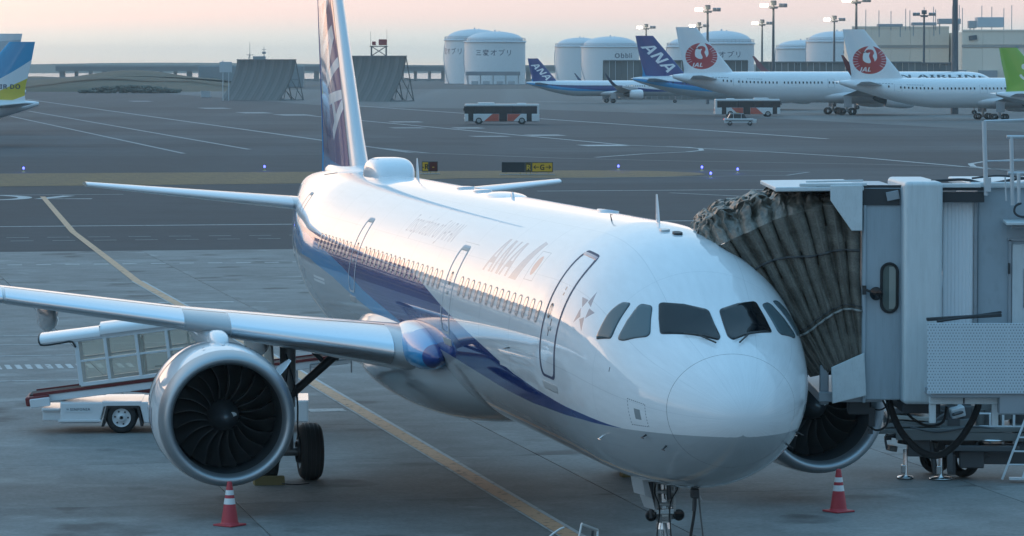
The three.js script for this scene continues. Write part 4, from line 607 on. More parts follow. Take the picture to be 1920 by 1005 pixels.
// ---------------------------------------------------------------- ground equipment
{ // belt loader with a covered conveyor, parked beyond the right engine
  const t = thing('belt_loader', 'white belt loader with glazed canopy, parked behind the nearer engine', 'belt loader');
  t.position.set(-9.05, 0.002, -85.2); t.rotation.y = 0.06;
  const lw = gloss(.72, .74, .75, { clearcoatRoughness: .15 }), red = mat(.17, .022, .022, { roughness: .5 }), beige = mat(.46, .45, .40);
  mesh('chassis', [extr([[-1.40, .24], [-.50, .24], [-.37, .72], [-1.40, .72]], 1.9, .03), extr([[-.44, .62], [.46, .62], [.46, .74], [-.44, .74]], 1.9, .02), extr([[.40, .72], [.52, .24], [4.3, .24], [4.3, .74]], 1.9, .03)], lw, t);
  mesh('wheel_arch', [extr([[-.46, .16], [-.34, .64], [.40, .64], [.50, .16], [.44, .16], [.36, .58], [-.30, .58], [-.40, .16]], 1.93)], blackPlastic, t);
  mesh('side_step', [box(1.0, .05, .06, -.95, .30, .99, 0, 0, 0, .01), box(.42, .05, 1.5, -1.62, .56, .2, 0, 0, 0, .01), box(.42, .24, 1.4, -1.60, .42, .15, 0, 0, 0, .02)], lw, t);
  const [sc, sx] = canvas(256, 64); sx.fillStyle = '#d3d8da'; sx.fillRect(0, 0, 256, 64); sx.fillStyle = '#3c4650'; sx.font = 'bold 40px sans-serif'; sx.fillText('SINFONIA', 46, 46); sx.fillRect(10, 24, 26, 5); sx.fillRect(16, 34, 20, 5);
  mesh('maker_sign', box(.62, .13, .012, -.98, .56, .955), mat(1, 1, 1, { map: tex(sc, { clampEdge: true }), roughness: .5 }), t);
  for (const [x, z] of [[0, .82], [0, -.82], [3.3, .82], [3.3, -.82]]) { const w = group('wheel', t); w.position.set(x, .36, z); mesh('tyre', tyreGeo(.36, .24).rotateY(PI / 2), rubber, w); for (const k of [1, -1]) mesh('rim', lathe([[.04, .13 * k], [.09, .13 * k], [.11, .08 * k], [.19, .085 * k], [.215, .125 * k]], 24), mat(.62, .64, .65, { roughness: .4 }), w); for (let k = 0; k < 6; k++) mesh('vent', lathe([[0, 0], [.022, 0]], 8).translate(.15 * Math.cos(k), .15 * Math.sin(k), .092), blackPlastic, w); }
  // conveyor boom, sloping up to the right
  const c = group('conveyor', t); c.position.set(-.95, .98, 0); c.rotation.z = .122;
  mesh('boom_frame', [box(7.4, .16, .06, 2.6, -.10, .52, 0, 0, 0, .015), box(7.4, .16, .06, 2.6, -.10, -.52, 0, 0, 0, .015), box(7.2, .10, .98, 2.6, -.14, 0)], lw, c);
  mesh('belt', [box(7.5, .05, .92, 2.55, .0, 0, 0, 0, 0, .02)], mat(.035, .03, .03, { roughness: .8 }), c);
  mesh('side_rail', [box(7.4, .07, .05, 2.6, .02, .56, 0, 0, 0, .012), box(7.4, .07, .05, 2.6, .02, -.56, 0, 0, 0, .012)], red, c);
  mesh('end_bumper', [box(.22, .22, 1.3, -1.18, -.12, 0, 0, 0, 0, .05), box(.5, .18, .14, -.98, -.10, .6, 0, 0, 0, .04)], red, c);
  mesh('control_box', [box(.46, .20, .2, -.95, -.16, .72, 0, 0, 0, .02)], lw, c);
  mesh('end_roller', new THREE.CylinderGeometry(.09, .09, 1.0, 16).rotateX(PI / 2).translate(6.3, -.02, 0), metalGear, c);
  mesh('lift_arm', [box(2.6, .12, .1, 2.4, -.40, .4, 0, 0, -.2, .02), box(2.6, .12, .1, 2.4, -.40, -.4, 0, 0, -.2, .02)], red, t.children.length ? c : t);
  // canopy over the boom
  const x0 = .02, x1 = 2.9;
  const cf = mesh('canopy_frame', [box(x1 - x0, .09, .07, (x0 + x1) / 2, .12, .62, 0, 0, 0, .015), box(x1 - x0, .08, .07, (x0 + x1) / 2, 1.15, .62, 0, 0, 0, .015), box(x1 - x0, .05, .05, (x0 + x1) / 2, .66, .62, 0, 0, 0, .01), box(x1 - x0, .09, .07, (x0 + x1) / 2, .12, -.62, 0, 0, 0, .015), box(x1 - x0, .08, .07, (x0 + x1) / 2, 1.15, -.62, 0, 0, 0, .015), box(x1 - x0, .05, .05, (x0 + x1) / 2, .66, -.62, 0, 0, 0, .01)], lw, c);
  for (const z of [.62, -.62]) for (const x of [.04, .70, 1.42, 2.12, 2.86]) mesh('canopy_post', box(x < .1 ? .10 : .075, 1.06, .065, x, .64, z + (z > 0 ? .006 : -.006), 0, 0, 0, .012), lw, c);
  const pane = new THREE.MeshPhysicalMaterial({ color: rgb(.97, .96, .92), roughness: .06, transmission: .9, thickness: 0, ior: 1.45 });
  for (const z of [.62, -.62]) [[.04, .70], [.70, 1.42], [1.42, 2.12], [2.12, 2.86]].forEach(([a, b], i) => { for (const [y0, y1] of i ? [[.15, .64], [.68, 1.12]] : [[.15, 1.12]]) mesh('pane', box(b - a - .06, y1 - y0, .008, (a + b) / 2, (y0 + y1) / 2, z), pane, c); });
  mesh('canopy_roof', [sheet((u, v) => V(u, 1.18 + .20 * Math.pow(Math.max(0, Math.cos(v)), .5), .70 * Math.sin(v)), range(-.78, .62, 4), range(-PI / 2, PI / 2, 24)), sheet((u, v) => V(u, 1.22 + .24 * Math.pow(Math.max(0, Math.cos(v)), .5), .72 * Math.sin(v)), range(.62, 2.98, 4), range(-PI / 2, PI / 2, 24)), box(1.4, .04, 1.36, -.08, 1.16, 0), box(2.34, .04, 1.36, 1.8, 1.2, 0), box(.03, .2, 1.3, .62, 1.32, 0)], lw, c);
  mesh('roof_seal', [tube([[-.78, 1.36, -.5], [-.80, 1.34, .5], [-.80, 1.24, .70], [-.78, 1.16, .71], [-.3, 1.14, .72], [-.05, 1.14, .71], [.02, 1.0, .68]], .022, 30)], blackPlastic, c);
  mesh('load_stop', [box(.04, .9, .9, 1.52, .56, 0, 0, 0, 0, .01), box(.05, .9, .05, 2.6, .56, .3), box(.9, .04, .04, 2.2, .3, .3)], beige, c);
  // driving position and boom end near the fuselage
  mesh('cab_post', [box(.34, .62, .5, 3.9, 1.02, -.7, 0, 0, 0, .03)], lw, t);
  mesh('steering_wheel', new THREE.TorusGeometry(.17, .02, 8, 20).rotateX(1.0).translate(3.95, 1.48, -.7), blackPlastic, t);
  mesh('hand_rail', [bar(4.35, 1.55, .62, 5.3, 1.68, .62, .02), bar(4.35, 1.2, .62, 4.35, 1.55, .62, .02), bar(5.3, 1.35, .62, 5.3, 1.68, .62, .02)], metalGear, t);
}
{ // traffic cones
  const red = mat(.46, .045, .06, { roughness: .5 }), refl = mat(.72, .74, .74, { roughness: .35 });
  const cone = (x, z, label) => {
    const t = thing('traffic_cone', label, 'traffic cone', 'cones marking the engines'); t.position.set(x, .002, z); t.rotation.y = rnd();
    mesh('base', [box(.44, .035, .44, 0, .018, 0, 0, 0, 0, .012), latheY([[.175, .03], [.165, .06], [.15, .07]], 28)], red, t);
    mesh('body', latheY([[.158, .06], [.145, .16], [.105, .42], [.07, .64], [.046, .79], [.043, .81], [.03, .815], [.024, .80]], 32), red, t);
    for (const [a, b] of [[.40, .51], [.57, .66]]) { const r = y => lerp(.158, .046, (y - .06) / .73) + .004; mesh('reflective_band', latheY([[r(a), a], [r(b), b]], 32), refl, t); }
    return t;
  };
  cone(-5.2, -67.3, 'red and white traffic cone standing below the nearer engine inlet'); cone(6.2, -69.4, 'red and white traffic cone below the farther engine, beside the boarding bridge');
}
{ // tow bar head with folded handles ahead of the nose wheels
  const t = thing('tow_bar', 'tow bar with bent silver handles at the nose wheel, cut by the bottom edge', 'tow bar'); const m = mat(.55, .56, .55, { metalness: .5, roughness: .35 });
  t.position.set(1.35, 0, -55.2); t.rotation.y = .35;
  mesh('shaft', [bar(-.9, .55, .35, 1.4, .45, -2.4, .06), bar(1.3, .45, -2.3, 1.55, .4, -2.8, .09)], m, t);
  mesh('axle', [bar(-.5, .35, .6, .2, .35, 1.0, .035), bar(-.2, .35, .8, -.35, .55, .1, .04)], metalGear, t);
  for (const [x, z] of [[-.55, .57], [.25, 1.03]]) mesh('wheel', tyreGeo(.2, .1).rotateY(.5).translate(x, .2, z), rubber, t);
  mesh('handle', tube([[-1.1, .9, .2], [-.95, 1.32, .1], [-.62, 1.52, .0], [-.6, 1.52, .0]], .016, 16), m, t);
  mesh('handle', [bar(-.48, 1.0, .1, -.32, 1.56, 0, .018), bar(-.32, 1.56, 0, -.02, 1.44, -.1, .022), bar(-.02, 1.44, -.1, -.12, 1.0, .1, .018)], m, t);
  mesh('pump_lever', [bar(-.3, .55, .2, -.12, 1.44, -.05, .02)], blackPlastic, t);
}
{ // inlet hose and ground cable hanging below the nose
  const t = thing('ground_power_cable', 'dark power cable hanging from the underside of the nose', 'cable'); t.position.set(0, 0, 0);
  mesh('plug', [box(.13, .16, .12, 2.86, 1.78, -57.2, .2, 0, 0, .03), bar(2.86, 1.7, -57.2, 2.85, 1.5, -57.2, .035)], metalDark, t);
  mesh('cable', tube([[2.86, 1.76, -57.2], [2.85, 1.45, -57.2], [2.80, 1.15, -57.15], [2.76, .8, -57.1], [2.85, .3, -57.0], [3.1, .05, -56.8]], .024, 30), rubber, t);
  mesh('strap', tube([[2.92, 1.8, -57.2], [2.95, 1.45, -57.2], [2.99, 1.1, -57.2], [3.0, .7, -57.2]], .014, 18), mat(.12, .13, .13), t);
}
{ // wheeled ground equipment standing beyond the bridge
  const t = thing('ground_equipment_trailer', 'grey equipment trailer on jack feet with ladder, below the boarding bridge', 'trailer'); t.position.set(9.1, .002, -75.4); t.rotation.y = -.08;
  const g = mat(.17, .18, .18, { roughness: .55 }), d = mat(.07, .075, .08, { roughness: .5 }), w = mat(.62, .66, .68, { roughness: .4 }), s = mat(.13, .135, .13, { roughness: .5 });
  mesh('deck', [box(3.4, .10, 1.5, -.05, 1.02, 0, 0, 0, .02, .02), box(.9, .06, 1.3, -.75, 1.14, 0, 0, 0, -.1, .01), box(2.6, .16, .1, .1, .90, .7)], s, t);
  mesh('frame_box', box(.46, .48, .9, -.72, .70, .1, 0, 0, 0, .02), d, t); mesh('frame_box', box(.9, .42, .8, 1.05, .52, .1, 0, 0, 0, .02), d, t);
  mesh('drive_unit', [extr([[-.48, .60], [-.36, 1.16], [.34, 1.22], [.42, 1.05], [.12, .72], [0, 1.02], [-.26, 1.02]], .5, .02)], g, t);
  mesh('motor', [box(.30, .22, .3, .05, 1.36, .1, .3, .2, .2, .03), box(.5, .3, .6, -.1, .88, -.2, 0, 0, 0, .03)], w, t);
  mesh('wheel', tyreGeo(.34, .26).rotateY(PI / 2 - .5).translate(.2, .34, .1), rubber, t);
  mesh('wheel', tyreGeo(.34, .26).rotateY(PI / 2 - .5).translate(-.35, .34, -.6), rubber, t);
  mesh('gearbox', [extr([[-.5, .42], [.62, .36], [.55, .98], [.1, 1.04], [-.42, .92]], .5, .03).translate(.0, 0, -.1)], d, t); mesh('side_tank', [box(.7, .3, .5, 1.55, .78, .0, 0, 0, 0, .04), box(.5, .22, .4, -1.2, 1.2, .1, 0, 0, .1, .03)], g, t); mesh('pipework', [tube([[-1.2, 1.12, .5], [-.9, 1.3, .55], [-.5, 1.18, .6], [-.2, 1.34, .55]], .03, 20), tube([[.3, 1.05, .6], [.5, .9, .65], [.4, .6, .6], [.7, .5, .6]], .028, 20), tube([[-.9, 1.08, .72], [-.4, 1.0, .76], [.4, 1.1, .74], [1.1, 1.02, .72]], .024, 20)], d, t);
  mesh('leg', [bar(-.38, .1, .5, -.48, .75, .4, .06), box(.16, .4, .14, -.06, .3, .55)], d, t);
  for (const [x, z, r] of [[-1.0, .5, .17], [-.28, .62, .24]]) mesh('jack_foot', [latheY([[0, 0], [r, 0], [r * .95, .05], [.05, .07], [.045, .6]], 24).translate(x, 0, z), box(.10, .18, .1, x - .04, .2, z + .02, 0, 0, 0, .02)], metalBright, t);
  mesh('turntable', [latheY([[0, .80], [.26, .80], [.27, .83], [.25, .86], [0, .86]], 28).translate(.75, 0, .6)], metalBright, t);
  mesh('crank', tube([[-1.38, .62, .6], [-1.4, .86, .6], [-1.3, .9, .6], [-.95, .9, .6]], .025, 14), d, t);
  for (const x of [.72, .98, 1.2]) mesh('guard_post', box(.05, .62, .05, x, 1.05, .6, 0, 0, 0, .008), w, t);
  mesh('guard_rail', [bar(.5, 1.36, .6, 1.9, 1.36, .6, .02), bar(.5, 1.1, .6, 1.9, 1.1, .6, .018)], w, t);
  mesh('ladder', [bar(.95, .05, .95, 1.45, 1.35, .75, .025), bar(1.35, .05, .95, 1.85, 1.35, .75, .025), bar(1.07, .35, .9, 1.47, .35, .9, .018), bar(1.17, .62, .87, 1.57, .62, .87, .018), bar(1.28, .9, .83, 1.68, .9, .83, .018), box(.42, .04, .22, 1.3, .08, 1.0)], w, t);
  mesh('stacked_frame', box(1.0, .09, .9, -.92, 1.12, .2, 0, 0, .03, .015), g, t); mesh('stacked_frame', box(.9, .08, .9, -.96, 1.26, .2, .05, 0, -.06, .015), mat(.34, .33, .30), t); mesh('stacked_frame', box(.75, .12, .8, -.98, 1.40, .15, -.05, 0, .05, .02), d, t);
  mesh('pump_housing', [box(.80, .44, .6, -.02, 1.26, -.15, 0, 0, 0, .05), new THREE.CylinderGeometry(.16, .16, .5, 18).rotateZ(PI / 2).translate(.1, 1.52, -.1)], d, t); mesh('cabinet', box(.52, .62, .45, .72, 1.22, -.2, 0, 0, 0, .03), g, t); mesh('cabinet', box(.7, .5, .5, 1.5, 1.2, -.3, 0, 0, 0, .03), d, t);
  mesh('tow_frame', [box(1.5, .12, .12, .55, .66, .75, 0, 0, 0, .02), box(.12, .5, .12, -.1, .42, .72, 0, 0, 0, .02), box(.5, .36, .3, .35, .42, .5, 0, 0, 0, .03)], d, t);
  for (let i = 0; i < 46; i++) { const x = lerp(-1.45, 1.9, (i + rnd()) / 46), y = rr(.55, 1.62), w0 = rr(.08, .26); mesh('machinery_block', i % 3 ? box(w0, rr(.07, .26), rr(.1, .3), x, y, rr(-.5, .3), rr(-.3, .3), 0, rr(-.2, .2), .015) : bar(x - w0, y, rr(-.2, .5), x + w0, y + rr(-.12, .12), rr(-.2, .5), .035, .035, 8), [g, d, s, d][i % 4], t); }
  mesh('gas_bottle', [bar(.55, .86, .1, .55, 1.4, .1, .09, .09, 14), bar(.8, .86, .1, .8, 1.35, .1, .07, .07, 14)], s, t);
}

// ---------------------------------------------------------------- airliners across the field
function farAirliner(o) {   // o: L length, kd diameter scale, H axis height, kf fin scale, kw wing scale, k overall scale
  const t = thing('airliner', o.label, 'airliner', 'airliners parked across the field');
  t.scale.setScalar(o.k); t.position.set(o.at[0], 0, o.at[1]); t.rotation.y = o.left ? -PI / 2 + YAW : PI / 2 + YAW;
  const { L, kd, H } = o, base = s => s < 6 * kd ? s / kd : s > L - 14 * kd ? 44.5 - (L - s) / kd : 6 + (s - 6 * kd) / (L - 20 * kd) * 24.5;
  const sk = (s, th, off = 0) => { const p = skinOut(base(clamp(s, 0, L)), th, off / kd); return V(p.x * kd, H + (p.y - AXIS) * kd, -s); };
  const [c, x] = canvas(1024, 512); o.paint(x, s => (1 - s / L) * 1024, th => th / (2 * PI) * 512);
  const us = range(0, 1, 70).map(q => q < .3 ? 6 * kd * (q / .3) ** 2 : lerp(6 * kd, L, (q - .3) / .7));
  const half = (a, b) => sheet((s, th) => sk(s, th), us.map(u => Math.max(u, 1e-3)), range(a, b, 26), (s, th) => [1 - s / L, 1 - (a < 0 ? th + 2 * PI : th) / (2 * PI)]);
  const f = mesh('fuselage', [half(0, PI), half(-PI, 0)], new THREE.MeshPhysicalMaterial({ map: tex(c, { clampEdge: true }), roughness: .4, clearcoat: 1, clearcoatRoughness: .08 }), t);
  const wins = []; for (const k of [1, -1]) for (let s = L * .11; s < L * .86; s += .62 * Math.sqrt(kd)) { if ((s / L * 7.3) % 1 < .10) continue; const p = sk(s, 1.27 * k, .02); wins.push(box(.04, .36 * kd * .8, .24, p.x, p.y, p.z, 0, 0, -.3 * k)); }
  mesh('window_row', wins, o.winMat || glassDark, f).userData.kind = 'stuff';
  const noseM = mesh('cockpit_window', [1, -1].flatMap(k => [[1.9, .3], [2.2, .75], [2.55, 1.0]].map(([s, th]) => { const p = sk(s * kd, th * k, .02); return box(.5, .42, .5, p.x, p.y, p.z, k * .5, .4, 0, .1); })), glassDark, f);
  const secs = finSec.map(q => ({ ...q, at: H + (q.at - AXIS) * o.kf - (q.at < 6 ? .8 : 0), le: L - (44.5 - q.le) * o.kf, c: q.c * o.kf }));
  finMesh('tail_fin', secs, o.fin, o.finPlain, t, o.left ? -1 : 1);
  for (const [k, map] of [[1, mapStbd], [-1, mapPort]]) {
    mesh('horizontal_stabiliser', wingLoft(stabSec.map(q => ({ ...q, at: q.at * kd * 1.08, le: L - (44.5 - q.le) * kd * 1.05, c: q.c * kd, z: H + (q.z - AXIS) * kd })), map, k < 0), o.wingMat || paintGrey, t);
    const w0 = L * .345, wz = l => H - .95 * kd + (l - 2) * .115, WS = [[1.0, 7.6, .14], [2.4, 6.75, .135], [6.4, 4.05, .12], [11, 2.9, .11], [16.9, 1.5, .10]].map(([l, ch, th]) => ({ at: l * o.kw, le: w0 + (l - 2) * .55 * o.kw, c: ch * o.kw * .9, z: wz(l * o.kw), t: th, tw: .04 }));
    const w = mesh('wing', wingLoft(WS, map, k < 0), o.wingMat || paintGrey, t), tip = WS[4];
    if (o.winglet) mesh('winglet', wingLoft([[0, 0, 1], [.9, .35, .85], [1.6, 1.5, .62], [1.9, 3.2, .2]].map(([a, dz, ch]) => ({ at: tip.at + a * o.wl, le: tip.le + (a * .7 + dz * .75) * o.wl, c: tip.c * ch, z: tip.z + dz * o.wl, t: .09, tw: 0 })), map, k < 0), o.winglet, w);
    const ex = 5.6 * o.kw * (o.kd > 1.2 ? .94 : 1), ez = wz(ex) - 1.05 * o.ke, es = w0 + (ex / o.kw - 2) * .55 * o.kw - 3.1 * o.ke, e = group('engine', t);
    e.position.set(-k * ex, ez, -es);
    mesh('nacelle', lathe([[1.04, -.3], [1.05, -.08], [1.13, 0], [1.24, -.15], [1.34, -.8], [1.34, -1.8], [1.2, -3.2], [1.05, -3.9], [.95, -3.8]].map(([r, z]) => [r * o.ke, z * o.ke]).reverse(), 40), o.nacelle || paintWhite, e);
    mesh('core', lathe([[.85, -3], [.7, -4.3], [.3, -5.3], [0, -5.6]].map(([r, z]) => [r * o.ke, z * o.ke]).reverse(), 28), metalDark, e);
    mesh('fan', [lathe([[1.02, -.9], [.3, -.8], [0, -.5]].map(([r, z]) => [r * o.ke, z * o.ke]), 28)], fanMat, e);
    mesh('pylon', box(.4, 1.5 * o.ke, 4.5 * o.ke, 0, 1.35 * o.ke, -3.6 * o.ke, 0, .12, 0, .15), o.wingMat || paintGrey, e);
    const gm = group('main_gear', t), gs = o.gear; gm.position.set(-k * 3.8 * Math.sqrt(kd) * 1.05, 0, -gs);
    mesh('strut', [bar(0, o.wr, 0, 0, H - 1.2 * kd, 0, .18 * kd, .2 * kd), bar(0, o.wr, -.9, 0, o.wr, .9, .16)], metalGear, gm);
    const zs = o.bogie ? [-.78, .78] : [0]; for (const z of zs) for (const xx of [-.5, .5]) mesh('wheel', tyreGeo(o.wr, .45).translate(xx * Math.sqrt(kd), o.wr, z * Math.sqrt(kd) * 1.12), rubber, gm);
    mesh('gear_door', box(.06, 1.5 * kd, 1.6, -k * .5, H - 1.9 * kd, 0, 0, 0, 0, .02), o.wingMat || paintGrey, gm);
  }
  mesh('belly_fairing', sheet((u, th) => { const q = Math.pow(Math.max(0, 1 - Math.abs(u) ** 2.4), .55); return V(-2.15 * kd * q * Math.sin(th), H - 1.15 * kd - 1.1 * kd * q * Math.cos(th), -(L * .45 + L * .15 * u)); }, range(-.999, .999, 24), range(-PI, PI, 28)), o.belly || paintWhite, t);
  const ng = group('nose_gear', t); ng.position.set(0, 0, -L * .095); mesh('strut', bar(0, .4, 0, 0, H - 1.8 * kd, 0, .1 * kd), metalGear, ng); for (const xx of [-.3, .3]) mesh('wheel', tyreGeo(.42, .26).translate(xx, .42, 0), rubber, ng);
  return t;
}
const strip = (x, X, Y, pts, col) => { for (const m of [0, 1]) { x.save(); if (m) { x.translate(0, 512); x.scale(1, -1); } x.beginPath(); pts.forEach((p, i) => i ? x.lineTo(X(p[0]), Y(p[1])) : x.moveTo(X(p[0]), Y(p[1]))); x.closePath(); x.fillStyle = col; x.fill(); x.restore(); } };
const marks = (x, X, Y, L, door) => { x.strokeStyle = '#a3aab0'; x.lineWidth = 1; for (const f of [.12, .33, .55, .83]) x.strokeRect(X(L * f), Y(1.02), 1.3 / L * 1024, Y(1.6) - Y(1.02)); x.fillStyle = '#66707a'; for (let i = 0; i < 6; i++) x.fillRect(X(L * .89 - i * .55), Y(.98), .4 / L * 1024, 4); for (let i = 0; i < 7; i++) x.fillRect(X(L * .79 - i * .45), Y(1.02), .3 / L * 1024, 3); };
const paintNavyStripe = (L) => (x, X, Y) => {
  x.fillStyle = '#e6e9eb'; x.fillRect(0, 0, 1024, 512);
  strip(x, X, Y, [[0, 2.0], [L, 1.5], [L, PI + .05], [0, PI + .05]], '#aab0b4');
  strip(x, X, Y, [[L * .08, 1.98], [L * .28, 1.62], [L * .44, 1.2], [L, 1.15], [L, 1.75], [L * .5, 1.95], [L * .2, 2.05]], NAVY); strip(x, X, Y, [[L * .72, 1.55], [L, 1.2], [L, 2.1], [L * .80, 1.9], [L * .5, 1.95]], SKYB);
};
const paintRedCrane = (L, text) => (x, X, Y) => {
  x.fillStyle = '#e9ebec'; x.fillRect(0, 0, 1024, 512); marks(x, X, Y, L);
  x.save(); x.translate(X(L * .455), Y(.93)); x.font = 'bold 34px sans-serif'; x.fillStyle = '#2c3138'; x.scale(1.62, .95); if (text) x.fillText('JAPAN AIRLINES', 0, 0); x.restore();
};
const plainPaint = (L, bellyCol, strp) => (x, X, Y) => { x.fillStyle = '#e6e9eb'; x.fillRect(0, 0, 1024, 512); if (bellyCol) strip(x, X, Y, [[0, 2.1], [L, 1.9], [L, PI + .05], [0, PI + .05]], bellyCol); if (strp) strip(x, X, Y, [[L * .6, 1.7], [L, 1.0], [L, 1.6], [L * .7, 1.9]], strp); marks(x, X, Y, L); };
const artCrane = (x, w, h) => {   // red disc formed by the raised wings of a crane, letters across its foot
  x.save(); x.translate(w * .42, h * .575); x.scale(w * .26, h * .26); const R = '#b01226', Wt = '#e9ebec';
  x.fillStyle = R; x.beginPath(); x.arc(0, 0, 1, 0, 7); x.fill();
  x.fillStyle = Wt; x.beginPath(); x.moveTo(-.06, -1.02); x.quadraticCurveTo(-.50, -.55, -.40, .02); x.quadraticCurveTo(-.2, .30, .10, .20); x.quadraticCurveTo(.42, .10, .44, -.2); x.quadraticCurveTo(.42, -.7, .16, -1.02); x.closePath(); x.fill();
  x.strokeStyle = Wt; x.lineWidth = .03; for (let i = 0; i < 7; i++) for (const k of [-1, 1]) { const a = (k < 0 ? PI : 0) + k * (-.75 + i * .22); x.beginPath(); x.moveTo(Math.cos(a) * .70, Math.sin(a) * .70); x.lineTo(Math.cos(a) * 1.03, Math.sin(a) * 1.03); x.stroke(); }
  x.strokeStyle = R; x.lineWidth = .22; x.lineCap = 'round'; x.beginPath(); x.moveTo(-.1, .45); x.bezierCurveTo(.5, .1, -.1, -.15, .12, -.45); x.bezierCurveTo(.2, -.62, .02, -.72, -.14, -.62); x.stroke(); x.lineWidth = .05; x.strokeStyle = '#2a2226'; x.beginPath(); x.moveTo(-.16, -.62); x.lineTo(-.42, -.52); x.stroke();
  x.transform(1, 0, -.25, 1, 0, 0); x.fillStyle = Wt; x.font = 'bold .42px sans-serif'; x.save(); x.scale(.01, .01); x.font = 'bold 44px sans-serif'; x.fillText('JAL', -40, 82); x.restore(); x.restore();
};
const craneTex = finArt(artCrane, '#e9ebec');
const A350 = { L: 66.8, kd: 1.45, H: 5.35, kf: 1.46, kw: 1.72, ke: 1.45, wr: .70, wl: 1.35, gear: 33.5, bogie: true }, B767 = { L: 54.9, kd: 1.27, H: 4.75, kf: 1.40, kw: 1.36, ke: 1.2, wr: .58, wl: 1, gear: 27.3, bogie: true }, NB = { L: 44.5, kd: 1, H: 3.87, kf: 1, kw: 1, ke: .95, wr: .58, wl: 1, gear: 21.97, bogie: false }, B737 = { L: 39.5, kd: .97, H: 3.6, kf: 1.12, kw: 1, ke: .8, wr: .54, wl: 1, gear: 19.5, bogie: false };
const redTip = gloss(.20, .03, .03), silverWing = gloss(.36, .38, .40, { clearcoatRoughness: .2 });
farAirliner({ ...A350, k: .885, at: [85.3, -635.8], label: 'all white airliner with red crane disc on its fin, behind the low bus', paint: paintRedCrane(66.8, true), fin: craneTex, finPlain: paintWhite, winglet: redTip, wingMat: silverWing });
farAirliner({ ...B767, k: .885, at: [98, -574.7], label: 'rightmost all white airliner with red crane disc, in front of the green tail', paint: paintRedCrane(54.9, false), fin: craneTex, finPlain: paintWhite, wingMat: silverWing });
farAirliner({ ...B767, k: .89, at: [70.9, -707.4], label: 'airliner with large navy tail fin, between the fuel tanks and the white airliners', paint: paintNavyStripe(54.9), fin: navyFinTex, finPlain: paintNavy, wingMat: silverWing, nacelle: paintGrey });
farAirliner({ ...NB, k: .85, at: [40.3, -830.6], label: 'smallest airliner with navy tail and stripe, before the fuel tanks', paint: paintNavyStripe(44.5), fin: navyFinTex, finPlain: paintNavy, winglet: gloss(.03, .04, .10), wingMat: silverWing });
const artGreen = (x, w, h) => { x.fillStyle = '#eef3e4'; x.beginPath(); x.ellipse(w * .45, h * .40, w * .045, h * .06, 0, 0, 7); x.fill(); x.fillStyle = '#3f7d1c'; x.beginPath(); x.arc(w * .66, h * .55, w * .03, 0, 7); x.fill(); x.strokeStyle = '#eef3e4'; x.lineWidth = w * .05; x.lineCap = 'round'; x.beginPath(); x.arc(w * .54, h * .52, w * .16, .7, 2.7); x.stroke(); };
farAirliner({ ...B737, k: .88, at: [102.6, -527], label: 'airliner with lime green tail at the right edge', paint: plainPaint(39.5, '#9aa2a6'), fin: finArt(artGreen, '#8fbf3c'), finPlain: gloss(.27, .52, .05), wingMat: silverWing });
const artTriple = (x, w, h) => { x.fillStyle = '#3f9ecb'; x.beginPath(); x.moveTo(w, 0); x.lineTo(w, h * .25); x.bezierCurveTo(w * .82, h * .38, w * .6, h * .60, 0, h * .86); x.lineTo(0, 0); x.fill(); x.fillStyle = '#d8c23f'; x.beginPath(); x.moveTo(w, h * .52); x.bezierCurveTo(w * .8, h * .64, w * .5, h * .80, w * .1, h * .97); x.lineTo(w * .55, h * .98); x.bezierCurveTo(w * .7, h * .93, w * .9, h * .84, w, h * .78); x.fill(); x.fillStyle = '#2b3550'; x.font = `bold ${h * .10}px sans-serif`; x.fillText('AIR DO', w * .47, h * .745); };
farAirliner({ ...B737, k: .88, at: [-84.3, -383.3], left: true, label: 'airliner with sky blue, white and yellow tail at the left edge', paint: plainPaint(39.5, null, null), fin: finArt(artTriple, '#e6eaec'), finPlain: paintBlue, wingMat: silverWing });
const artGrey = (x, w, h) => { x.fillStyle = '#b9c2c8'; x.beginPath(); x.moveTo(0, h * .2); x.lineTo(w, h * .1); x.lineTo(w, h * .45); x.lineTo(0, h * .8); x.fill(); x.strokeStyle = '#39434d'; x.lineWidth = w * .05; x.beginPath(); x.moveTo(w * .1, h); x.lineTo(w * .8, h * .42); x.stroke(); };
farAirliner({ ...B767, k: .785, at: [-103, -451], left: true, label: 'grey and white tail just behind the sky blue and yellow one', paint: plainPaint(54.9, null, null), fin: finArt(artGrey, '#dfe3e6'), finPlain: paintWhite, wingMat: silverWing });

